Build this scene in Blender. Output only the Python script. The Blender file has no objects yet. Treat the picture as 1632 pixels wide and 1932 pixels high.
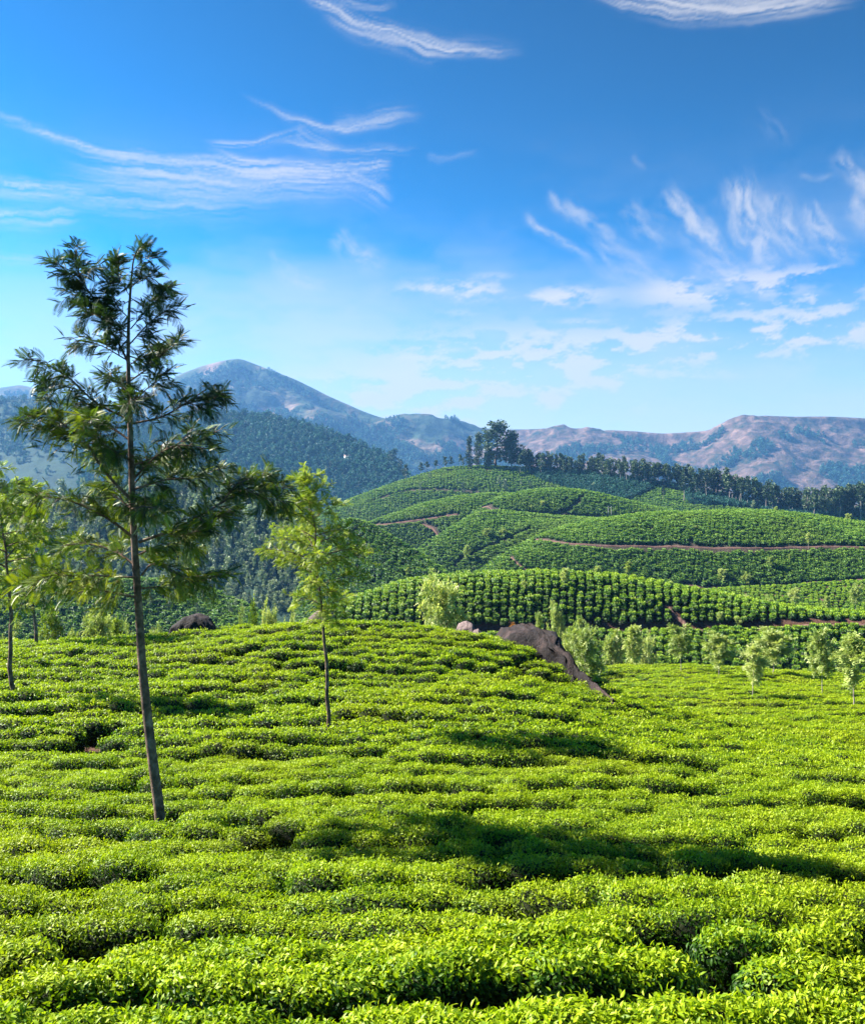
import bpy, math, random
import numpy as np

# ------------------------------------------------------------------ camera, world, sun, exposure
F, CX, HY, ZC = 1750.0, 816.0, 940.0, 4.4        # focal length in photo pixels, optical axis, eye height
sc = bpy.context.scene
SUN_AZ, SUN_EL = math.radians(-73), math.radians(40)   # azimuth from +Y (negative = left)

cam_d = bpy.data.cameras.new('camera'); cam = bpy.data.objects.new('camera', cam_d)
sc.collection.objects.link(cam); sc.camera = cam
cam.location = (0, 0, ZC); cam.rotation_euler = (math.radians(90), 0, 0)
cam_d.sensor_fit = 'HORIZONTAL'; cam_d.sensor_width = 36; cam_d.lens = 36 * F / 1632
cam_d.shift_y = -26 / 1632; cam_d.clip_start = 0.1; cam_d.clip_end = 60000

sc.view_settings.view_transform = 'Standard'; sc.view_settings.look = 'None'
sc.view_settings.exposure = 2.2; sc.view_settings.gamma = 1.0
sc.cycles.use_denoising = True
sc.cycles.max_bounces = 6; sc.cycles.diffuse_bounces = 3; sc.cycles.transmission_bounces = 4
sc.cycles.volume_bounces = 1; sc.cycles.caustics_reflective = False; sc.cycles.caustics_refractive = False

sun_d = bpy.data.lights.new('sun', 'SUN'); sun = bpy.data.objects.new('sun', sun_d)
sc.collection.objects.link(sun)
sun_d.energy = 5.0; sun_d.angle = math.radians(0.53); sun_d.color = (1.0, 0.93, 0.80)
sun.rotation_euler = (math.radians(90) - SUN_EL, 0, math.pi - SUN_AZ)   # light travels away from the sun
sun.location = (-60, 20, 60)

world = bpy.data.worlds.new('World'); sc.world = world; world.use_nodes = True
wn = world.node_tree; wn.nodes.clear()
class NB:
    """small helper to chain math nodes"""
    def __init__(s, t): s.t = t
    def n(s, typ, **kw):
        o = s.t.nodes.new(typ)
        for k, v in kw.items(): setattr(o, k, v)
        return o
    def put(s, sock, v):
        if isinstance(v, (int, float, tuple)): sock.default_value = v
        else: s.t.links.new(v, sock)
    def m(s, op, a, b=None, c=None, clamp=False):
        o = s.n('ShaderNodeMath', operation=op); o.use_clamp = clamp
        s.put(o.inputs[0], a)
        if b is not None: s.put(o.inputs[1], b)
        if c is not None: s.put(o.inputs[2], c)
        return o.outputs[0]
    def ss(s, v, a, b, lo=0.0, hi=1.0):
        o = s.n('ShaderNodeMapRange', interpolation_type='SMOOTHSTEP')
        s.put(o.inputs[0], v); s.put(o.inputs[1], float(a)); s.put(o.inputs[2], float(b))
        s.put(o.inputs[3], float(lo)); s.put(o.inputs[4], float(hi)); return o.outputs[0]
    def xyz(s, x, y, z=0.0):
        o = s.n('ShaderNodeCombineXYZ'); s.put(o.inputs[0], x); s.put(o.inputs[1], y); s.put(o.inputs[2], z); return o.outputs[0]
    def noise(s, vec, scale, detail=4, rough=0.55, dist=0.0):
        o = s.n('ShaderNodeTexNoise'); o.noise_dimensions = '3D'
        if vec is not None: s.put(o.inputs['Vector'], vec)
        o.inputs['Scale'].default_value = scale; o.inputs['Detail'].default_value = detail
        o.inputs['Roughness'].default_value = rough; o.inputs['Distortion'].default_value = dist
        return o.outputs[0]
    def mix(s, fac, a, b, mode='MIX'):
        o = s.n('ShaderNodeMix', data_type='RGBA', blend_type=mode)
        s.put(o.inputs[0], fac)
        for i, v in ((6, a), (7, b)):
            if isinstance(v, tuple): o.inputs[i].default_value = (*v, 1.0) if len(v) == 3 else v
            else: s.t.links.new(v, o.inputs[i])
        return o.outputs[2]

def build_world():
    b = NB(wn)
    sky = b.n('ShaderNodeTexSky', sky_type='NISHITA'); sky.sun_disc = False
    sky.sun_elevation = SUN_EL; sky.sun_rotation = SUN_AZ
    sky.air_density = 1.0; sky.dust_density = 0.6; sky.ozone_density = 3.0; sky.altitude = 1600
    hs = b.n('ShaderNodeHueSaturation'); hs.inputs['Saturation'].default_value = 2.0; hs.inputs['Hue'].default_value = 0.451; hs.inputs['Value'].default_value = 0.92
    wn.links.new(sky.outputs[0], hs.inputs['Color'])
    def scl(c, k):
        o = b.n('ShaderNodeVectorMath', operation='SCALE'); wn.links.new(c, o.inputs[0]); o.inputs['Scale'].default_value = k; return o.outputs[0]
    ga = b.n('ShaderNodeGamma'); wn.links.new(scl(hs.outputs[0], 0.2), ga.inputs['Color']); ga.inputs['Gamma'].default_value = 2.4   # deep polarised blue
    skyc = scl(ga.outputs[0], 5.0)
    bg = b.n('ShaderNodeBackground'); bg.inputs['Strength'].default_value = 0.05
    wn.links.new(skyc, bg.inputs['Color'])
    out = b.n('ShaderNodeOutputWorld'); wn.links.new(bg.outputs[0], out.inputs['Surface'])
build_world()

# ------------------------------------------------------------------ helpers
rng = np.random.default_rng(7)
def W(px, py, d): return np.array([(px - CX) / F * d, d, ZC + (HY - py) / F * d])

_perm = np.random.default_rng(3).integers(0, 1 << 30, 4096)
def _h(ix, iy, iz): return (_perm[(_perm[(_perm[ix & 4095] + iy) & 4095] + iz) & 4095] & 0xffff) / 65535.0
def vnoise(p):
    p = np.asarray(p, float); i = np.floor(p).astype(np.int64); f = p - i; f = f * f * (3 - 2 * f)
    x, y, z = i[..., 0], i[..., 1], i[..., 2]; r = 0
    for dx in (0, 1):
        for dy in (0, 1):
            for dz in (0, 1):
                w = (f[..., 0] if dx else 1 - f[..., 0]) * (f[..., 1] if dy else 1 - f[..., 1]) * (f[..., 2] if dz else 1 - f[..., 2])
                r = r + w * _h(x + dx, y + dy, z + dz)
    return r * 2 - 1
def fbm(p, octv=4, rough=0.5):
    a, s, t = 1.0, 0, 0; p = np.asarray(p, float).copy()
    for k in range(octv):
        s = s + a * vnoise(p + 17.3 * k); t += a; a *= rough; p = p * 2.03
    return s / t
def fb2(x, y, sc_, octv=4, seed=0.0, rough=0.5):
    return fbm(np.stack([np.asarray(x, float) / sc_, np.asarray(y, float) / sc_, np.full(np.shape(x), seed, float)], -1), octv, rough)

def mk_mesh(name, V, T, mats=(), attrs=None, smooth=False, mi=None):
    V = np.asarray(V, np.float32); T = np.asarray(T, np.int32); k = T.shape[1]
    me = bpy.data.meshes.new(name)
    me.vertices.add(len(V)); me.vertices.foreach_set('co', V.ravel())
    me.loops.add(T.size); me.loops.foreach_set('vertex_index', T.ravel())
    me.polygons.add(len(T)); me.polygons.foreach_set('loop_start', np.arange(0, T.size, k, dtype=np.int32))
    if smooth: me.polygons.foreach_set('use_smooth', np.ones(len(T), bool))
    for m in mats: me.materials.append(m)
    if mi is not None: me.polygons.foreach_set('material_index', np.asarray(mi, np.int32))
    for an, av in (attrs or {}).items():
        at = me.attributes.new(an, 'FLOAT', 'POINT'); at.data.foreach_set('value', np.asarray(av, np.float32))
    me.update(calc_edges=True); return me
COL = sc.collection.objects
def obj(name, me, parent=None, loc=(0, 0, 0), rz=0.0, link=True):
    o = bpy.data.objects.new(name, me)
    if link: COL.link(o)
    o.location = loc; o.rotation_euler = (0, 0, rz)
    if parent is not None: o.parent = parent
    return o
def tag(o, label=None, cat=None, group=None, kind=None):
    for k, v in (('label', label), ('category', cat), ('group', group), ('kind', kind)):
        if v: o[k] = v
    return o
def copy_tree(o, parent=None):
    c = o.copy(); COL.link(c); c.parent = parent
    for ch in list(o.children): copy_tree(ch, c)
    return c
def cat_geo(parts):
    """join (V,T,attr) triples"""
    Vs, Ts, As, n = [], [], [], 0
    for V, T, A in parts:
        Vs.append(V); Ts.append(np.asarray(T) + n); As.append(A); n += len(V)
    return np.concatenate(Vs), np.concatenate(Ts), np.concatenate(As)
def nrm(v): return v / np.maximum(np.linalg.norm(v, axis=-1, keepdims=True), 1e-9)
def frames(f, up):
    f = nrm(f); x = nrm(np.cross(f, up)); z = np.cross(x, f); return np.stack([x, f, z], -1)
def scatter(tV, tT, pos, R, s, a):
    N, k = len(pos), len(tV); s = np.asarray(s)
    sv = s[:, None, None] if s.ndim == 1 else s[:, None, :]
    V = np.einsum('nij,nkj->nki', R, tV[None] * sv) + pos[:, None]
    T = tT[None] + (np.arange(N) * k)[:, None, None]
    return V.reshape(-1, 3), T.reshape(-1, tT.shape[1]), np.repeat(a, k)
def rdir(n, g): return nrm(g.normal(size=(n, 3)))
def tube(P, r, sides=6, cap=False):
    P = np.asarray(P, float); r = np.asarray(r, float); n = len(P)
    t = nrm(np.gradient(P, axis=0)); ref = np.array([0.3, 0.95, 0.1]); x = nrm(np.cross(t, ref)); y = np.cross(t, x)
    a = np.arange(sides) / sides * 2 * math.pi
    V = P[:, None] + r[:, None, None] * (np.cos(a)[None, :, None] * x[:, None] + np.sin(a)[None, :, None] * y[:, None])
    V = V.reshape(-1, 3); T = []
    for i in range(n - 1):
        for j in range(sides):
            q = (i * sides + j, i * sides + (j + 1) % sides, (i + 1) * sides + (j + 1) % sides, (i + 1) * sides + j)
            T += [(q[0], q[1], q[2]), (q[0], q[2], q[3])]
    return V, np.array(T), np.zeros(len(V))
def spline(P, n):
    """smooth resample of a polyline (Catmull-Rom)"""
    P = np.asarray(P, float)
    if len(P) == 2: return P[0] + (P[1] - P[0]) * np.linspace(0, 1, n)[:, None]
    Q = np.vstack([2 * P[0] - P[1], P, 2 * P[-1] - P[-2]]); u = np.linspace(0, len(P) - 1 - 1e-6, n); i = u.astype(int); f = (u - i)[:, None]
    a, b, c, d = Q[i], Q[i + 1], Q[i + 2], Q[i + 3]
    return 0.5 * (2 * b + (c - a) * f + (2 * a - 5 * b + 4 * c - d) * f * f + (3 * b - a - 3 * c + d) * f ** 3)

# ------------------------------------------------------------------ materials
def new_mat(name):
    m = bpy.data.materials.new(name); m.use_nodes = True; m.node_tree.nodes.clear(); return m, NB(m.node_tree)
def ramp(b, fac, stops):
    r = b.n('ShaderNodeValToRGB'); e = r.color_ramp.elements
    while len(e) < len(stops): e.new(0.5)
    for el, (p, c) in zip(e, stops): el.position = p; el.color = (*c, 1)
    b.put(r.inputs[0], fac); return r.outputs[0]
def leaf_mat(name, stops, rough=0.45, spec=0.4, trans=0.35, var=0.25, patch=0.0, patch_col=(0.3, 0.3, 0.02), patch_scale=0.25, tmul=1.0):
    m, b = new_mat(name)
    at = b.n('ShaderNodeAttribute'); at.attribute_name = 'tint'
    oi = b.n('ShaderNodeObjectInfo')
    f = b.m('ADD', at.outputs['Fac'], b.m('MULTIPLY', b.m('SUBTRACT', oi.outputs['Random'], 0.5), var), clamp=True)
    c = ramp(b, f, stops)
    if patch > 0:
        g = b.n('ShaderNodeNewGeometry')
        nz = b.noise(g.outputs['Position'], patch_scale, 3, 0.6)
        c = b.mix(b.ss(nz, 0.45, 0.72, 0.0, patch), c, patch_col)
    p = b.n('ShaderNodeBsdfPrincipled'); b.t.links.new(c, p.inputs['Base Color'])
    p.inputs['Roughness'].default_value = rough; p.inputs['Specular IOR Level'].default_value = spec
    tr = b.n('ShaderNodeBsdfTranslucent'); tcol = b.mix(1.0, c, (1.1 * tmul, 1.15 * tmul, 0.55 * tmul), 'MULTIPLY'); b.t.links.new(tcol, tr.inputs['Color'])
    mx = b.n('ShaderNodeMixShader'); mx.inputs[0].default_value = trans
    b.t.links.new(p.outputs[0], mx.inputs[1]); b.t.links.new(tr.outputs[0], mx.inputs[2])
    o = b.n('ShaderNodeOutputMaterial'); b.t.links.new(mx.outputs[0], o.inputs['Surface']); return m
def ground_mat(name, stops, scale, rough=0.95, bump=0.4, bscale=None, detail=6, dist=0.4, obj_noise2=None):
    m, b = new_mat(name); g = b.n('ShaderNodeNewGeometry')
    nz = b.noise(g.outputs['Position'], scale, detail, 0.6, dist)
    c = ramp(b, nz, stops)
    if obj_noise2:
        col2, s2, lo, hi, amt = obj_noise2
        n2 = b.noise(g.outputs['Position'], s2, 5, 0.6, 0.3); c = b.mix(b.ss(n2, lo, hi, 0, amt), c, col2)
    p = b.n('ShaderNodeBsdfPrincipled'); b.t.links.new(c, p.inputs['Base Color']); p.inputs['Roughness'].default_value = rough
    p.inputs['Specular IOR Level'].default_value = 0.2
    bn = b.n('ShaderNodeBump'); bn.inputs['Strength'].default_value = bump; bn.inputs['Distance'].default_value = 0.4 / (bscale or scale)
    b.t.links.new(b.noise(g.outputs['Position'], bscale or scale * 3, 5, 0.65), bn.inputs['Height']); b.t.links.new(bn.outputs[0], p.inputs['Normal'])
    o = b.n('ShaderNodeOutputMaterial'); b.t.links.new(p.outputs[0], o.inputs['Surface']); return m

M = {}
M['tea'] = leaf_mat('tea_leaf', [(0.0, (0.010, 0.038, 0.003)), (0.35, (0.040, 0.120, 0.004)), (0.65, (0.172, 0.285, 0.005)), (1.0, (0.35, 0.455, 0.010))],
                    rough=0.5, spec=0.28, trans=0.40, var=0.22, patch=0.34, patch_col=(0.35, 0.37, 0.012), patch_scale=0.30)
M['tea_mid'] = leaf_mat('tea_leaf_valley', [(0.0, (0.008, 0.035, 0.006)), (0.4, (0.042, 0.130, 0.010)), (0.72, (0.120, 0.245, 0.010)), (1.0, (0.24, 0.35, 0.012))],
                        rough=0.5, spec=0.3, trans=0.25, var=0.45, patch=0.25, patch_col=(0.12, 0.20, 0.012), patch_scale=0.05)
M['tea_far'] = leaf_mat('tea_leaf_hill', [(0.0, (0.014, 0.055, 0.018)), (0.45, (0.064, 0.175, 0.028)), (1.0, (0.19, 0.31, 0.038))],
                        rough=0.6, spec=0.2, trans=0.2, var=0.5, patch=0.45, patch_col=(0.20, 0.28, 0.04), patch_scale=0.018)
M['twig'] = ground_mat('tea_twigs', [(0.3, (0.006, 0.012, 0.004)), (0.7, (0.020, 0.026, 0.008))], 9, bump=0.8)
M['soil'] = ground_mat('red_soil', [(0.3, (0.035, 0.018, 0.012)), (0.55, (0.075, 0.038, 0.026)), (0.75, (0.13, 0.07, 0.05))], 1.2, bump=0.7)
M['hill_soil'] = ground_mat('hill_soil', [(0.3, (0.020, 0.028, 0.014)), (0.6, (0.05, 0.040, 0.030)), (0.8, (0.11, 0.06, 0.05))], 0.35, bump=0.7)
M['track'] = ground_mat('dirt_track', [(0.3, (0.07, 0.040, 0.034)), (0.6, (0.14, 0.078, 0.066)), (0.8, (0.22, 0.135, 0.11))], 0.6, bump=0.3)
M['bark'] = ground_mat('bark', [(0.3, (0.04, 0.028, 0.024)), (0.5, (0.12, 0.076, 0.058)), (0.7, (0.25, 0.175, 0.14))], 7, bump=1.0, bscale=22)
M['pale_bark'] = ground_mat('pale_bark', [(0.3, (0.16, 0.13, 0.12)), (0.6, (0.34, 0.29, 0.27)), (0.8, (0.5, 0.45, 0.42))], 1.0, bump=0.3)
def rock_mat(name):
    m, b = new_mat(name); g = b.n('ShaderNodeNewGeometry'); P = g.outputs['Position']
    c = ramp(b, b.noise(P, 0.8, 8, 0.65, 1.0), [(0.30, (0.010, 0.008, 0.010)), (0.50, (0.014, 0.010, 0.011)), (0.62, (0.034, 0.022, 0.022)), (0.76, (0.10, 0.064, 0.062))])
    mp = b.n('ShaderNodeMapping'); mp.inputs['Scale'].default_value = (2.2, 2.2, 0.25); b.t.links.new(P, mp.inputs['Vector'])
    c = b.mix(b.ss(b.noise(mp.outputs[0], 1.3, 5, 0.6), 0.48, 0.66, 0, 0.75), c, (0.008, 0.007, 0.009))            # black stain streaks, also standing in for the rock's shaded side
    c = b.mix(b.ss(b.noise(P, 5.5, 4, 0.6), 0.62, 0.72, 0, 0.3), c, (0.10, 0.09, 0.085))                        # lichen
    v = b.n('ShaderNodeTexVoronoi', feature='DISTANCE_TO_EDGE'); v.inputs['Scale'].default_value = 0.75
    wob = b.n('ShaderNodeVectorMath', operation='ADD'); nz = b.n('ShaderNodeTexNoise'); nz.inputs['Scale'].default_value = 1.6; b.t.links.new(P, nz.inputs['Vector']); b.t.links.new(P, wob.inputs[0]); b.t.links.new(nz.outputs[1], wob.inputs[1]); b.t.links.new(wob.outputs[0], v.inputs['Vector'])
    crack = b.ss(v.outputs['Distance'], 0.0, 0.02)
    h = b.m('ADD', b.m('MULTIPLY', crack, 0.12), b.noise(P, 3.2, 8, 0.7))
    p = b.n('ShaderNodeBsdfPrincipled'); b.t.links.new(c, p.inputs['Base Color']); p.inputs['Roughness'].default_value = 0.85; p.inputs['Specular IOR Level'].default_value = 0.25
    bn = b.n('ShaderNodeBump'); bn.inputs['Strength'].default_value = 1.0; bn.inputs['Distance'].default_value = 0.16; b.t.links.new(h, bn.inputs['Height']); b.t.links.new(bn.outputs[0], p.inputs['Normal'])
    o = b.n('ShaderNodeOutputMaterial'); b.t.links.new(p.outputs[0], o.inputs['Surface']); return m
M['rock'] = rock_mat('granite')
M['pale_rock'] = ground_mat('pale_granite', [(0.3, (0.07, 0.05, 0.05)), (0.5, (0.13, 0.095, 0.095)), (0.75, (0.25, 0.19, 0.18))], 1.2, rough=0.85, bump=0.9, bscale=3.5, dist=1.0)
OAK = [(0.0, (0.010, 0.026, 0.012)), (0.45, (0.034, 0.070, 0.020)), (0.75, (0.11, 0.17, 0.012)), (1.0, (0.28, 0.31, 0.012))]
M['oak_dark'] = leaf_mat('silver_oak_leaf', OAK, rough=0.5, spec=0.35, trans=0.30, var=0.0)
M['oak'] = leaf_mat('young_silver_oak_leaf', [(0.0, (0.030, 0.075, 0.010)), (0.5, (0.12, 0.20, 0.014)), (1.0, (0.36, 0.42, 0.05))], rough=0.5, spec=0.35, trans=0.4, var=0.15)
M['pale_leaf'] = leaf_mat('pale_tree_leaf', [(0.0, (0.10, 0.17, 0.045)), (0.5, (0.32, 0.40, 0.11)), (1.0, (0.62, 0.64, 0.28))], rough=0.5, spec=0.35, trans=0.35, var=0.3)
M['gum_leaf'] = leaf_mat('eucalyptus_leaf', [(0.0, (0.010, 0.028, 0.020)), (0.5, (0.035, 0.072, 0.040)), (1.0, (0.13, 0.18, 0.075))], rough=0.55, spec=0.3, trans=0.2, var=0.5)
M['forest_leaf'] = leaf_mat('forest_leaf', [(0.0, (0.008, 0.040, 0.036)), (0.5, (0.022, 0.090, 0.080)), (1.0, (0.060, 0.17, 0.11))], rough=0.6, spec=0.2, trans=0.15, var=0.6)
M['slope_leaf'] = leaf_mat('valley_wood_leaf', [(0.0, (0.022, 0.055, 0.035)), (0.5, (0.11, 0.17, 0.09)), (1.0, (0.42, 0.48, 0.30))], rough=0.5, spec=0.35, trans=0.2, var=0.7)
M['orange_leaf'] = leaf_mat('russet_leaf', [(0.0, (0.12, 0.05, 0.01)), (1.0, (0.42, 0.18, 0.04))], trans=0.3)
M['valley'] = ground_mat('valley_ground', [(0.3, (0.015, 0.04, 0.02)), (0.6, (0.03, 0.075, 0.03)), (0.8, (0.06, 0.11, 0.04))], 0.03, bump=0.5, bscale=0.2)
M['forest_floor'] = ground_mat('forest_floor', [(0.3, (0.010, 0.025, 0.018)), (0.6, (0.022, 0.05, 0.03)), (0.8, (0.05, 0.06, 0.04))], 0.02, bump=0.5, bscale=0.1)
M['mountain'] = ground_mat('mountain_scrub', [(0.30, (0.008, 0.022, 0.014)), (0.47, (0.016, 0.038, 0.020)), (0.54, (0.06, 0.055, 0.035)), (0.66, (0.19, 0.125, 0.10))], 0.0042,
                           bump=0.8, bscale=0.02, detail=9, dist=0.7)
M['brown_mountain'] = ground_mat('grassy_mountain', [(0.36, (0.010, 0.022, 0.014)), (0.44, (0.045, 0.036, 0.024)), (0.53, (0.085, 0.056, 0.046)), (0.70, (0.175, 0.110, 0.088))], 0.020,
                                 bump=0.8, bscale=0.025, detail=9, dist=0.6)
M['white'] = ground_mat('white_wall', [(0.3, (0.7, 0.7, 0.7)), (0.7, (0.8, 0.8, 0.78))], 1.0, bump=0.1)
M['roof'] = ground_mat('tin_roof', [(0.3, (0.25, 0.12, 0.1)), (0.7, (0.35, 0.2, 0.16))], 1.0, bump=0.1)
M['pole'] = ground_mat('weathered_pole', [(0.3, (0.35, 0.33, 0.31)), (0.7, (0.5, 0.47, 0.44))], 2.0, bump=0.1)

# ------------------------------------------------------------------ near field: height of the clipped tea tops
CP = [(-300,1932,6.4),(300,1932,6.4),(816,1932,6.4),(1350,1932,6.4),(1950,1932,6.4),
 (-300,1545,13.8),(300,1540,14),(816,1540,14),(1300,1545,14),(1900,1550,14),
 (-150,1310,23.5),(38,1305,24),(300,1340,22),(622,1365,20.8),(850,1372,20.8),(1050,1400,19.5),(1250,1430,18.5),(1500,1440,18.8),(1700,1445,19),
 (-250,1232,32.5),(-100,1220,33),(70,1211,34),(200,1206,34),(320,1195,34),(480,1181,34),(620,1172,34),(740,1178,34),(860,1186,33.5),
 (400,1256,28),(700,1259,28),(900,1270,27.5),(200,1266,27.5),
 (930,1203,32.2),(1000,1230,30.8),(1060,1270,29.3),(1110,1301,28),(1140,1317,27),(1000,1325,24),(1120,1362,22.5),(1200,1370,23.5),
 (1180,1305,46),(1250,1345,33),(1300,1300,47),(1420,1312,44),(1420,1360,31),(1612,1327,42),(1632,1385,27.5),(1400,1400,24.5),(1800,1390,27.5),(1800,1330,43),
 (1140,1258,66),(1250,1257,66),(1355,1259,65),(1460,1264,64),(1550,1269,62),(1632,1274,60),(1750,1282,58),(1250,1278,56),(1500,1287,54),(1900,1287,60)]
_w = [tuple(W(*c) - np.array([0, 0, ZC])) for c in CP]
for px in (-250, -50, 150, 350, 550, 750, 860): _w += [((px-CX)/F*46, 46, -8.6), ((px-CX)/F*60, 60, -15.5), ((px-CX)/F*85, 85, -27)]
for px in (960, 1040, 1100): _w.append(((px-CX)/F*42, 42, -9.6))
_w += [((1000-CX)/F*58, 58, -13.8), ((900-CX)/F*58, 58, -15.0)]
for px in (1050, 1250, 1450, 1650, 1850): _w += [((px-CX)/F*82, 82, -19.8), ((px-CX)/F*98, 98, -25.5), ((px-CX)/F*115, 115, -31)]
for x in (-8, 0, 8): _w += [(x, 3, -3.3), (x, -4, -3.0)]
_w = np.array(_w); _S = 30.0
def _U(r2): return np.where(r2 > 1e-12, r2 * np.log(r2 + 1e-12), 0)
_P = _w[:, :2] / _S; _n = len(_P)
_A = np.zeros((_n + 3, _n + 3)); _A[:_n, :_n] = _U(((_P[:, None] - _P[None]) ** 2).sum(-1)) + np.eye(_n) * 2e-4
_A[:_n, _n] = 1; _A[:_n, _n + 1:] = _P; _A[_n, :_n] = 1; _A[_n + 1:, :_n] = _P.T
_sol = np.linalg.solve(_A, np.r_[_w[:, 2], 0, 0, 0])
def near_top(x, y):
    x = np.asarray(x, float); y = np.asarray(y, float)
    q = np.stack([x, y], -1).reshape(-1, 2) / _S
    out = np.empty(len(q))
    for i in range(0, len(q), 20000):
        qq = q[i:i + 20000]; r2 = ((qq[:, None] - _P[None]) ** 2).sum(-1)
        out[i:i + 20000] = _U(r2) @ _sol[:_n] + _sol[_n] + qq @ _sol[_n + 1:]
    return out.reshape(x.shape) + ZC
BH = 0.60                                   # height of a tea bush
def near_soil(x, y): return near_top(x, y) - BH

def grid_mesh(G):
    nv, nu = G.shape[:2]; i = np.arange(nv * nu).reshape(nv, nu)
    return G.reshape(-1, 3), np.stack([i[:-1, :-1], i[:-1, 1:], i[1:, 1:], i[1:, :-1]], -1).reshape(-1, 4)

gx, gy = np.meshgrid(np.linspace(-45, 80, 180), np.linspace(-6, 112, 170))
gz = near_soil(gx, gy) + 0.06 * fb2(gx, gy, 1.5, 3)
V, T = grid_mesh(np.stack([gx, gy, gz], -1))
tag(obj('tea_field_ground', mk_mesh('tea_field_ground', V, T, [M['soil']], smooth=True)), 'bare red brown soil of the near tea slope', kind='structure')

# the wide valley floor out to the horizon
r_ = np.concatenate([[0], np.geomspace(40, 16000, 60)]); a_ = np.linspace(0, 2 * math.pi, 97)
gr, ga = np.meshgrid(r_, a_, indexing='ij')
vx, vy = gr * np.sin(ga), gr * np.cos(ga)
vz = -58 - 0.004 * np.minimum(gr, 3000) + 6 * fb2(vx, vy, 150, 3) * np.clip(gr / 400, 0, 1)
V, T = grid_mesh(np.stack([vx, vy, vz], -1))
tag(obj('valley_floor', mk_mesh('valley_floor', V, T, [M['valley']], smooth=True)), 'dark green valley floor running to the horizon', kind='structure')

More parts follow.
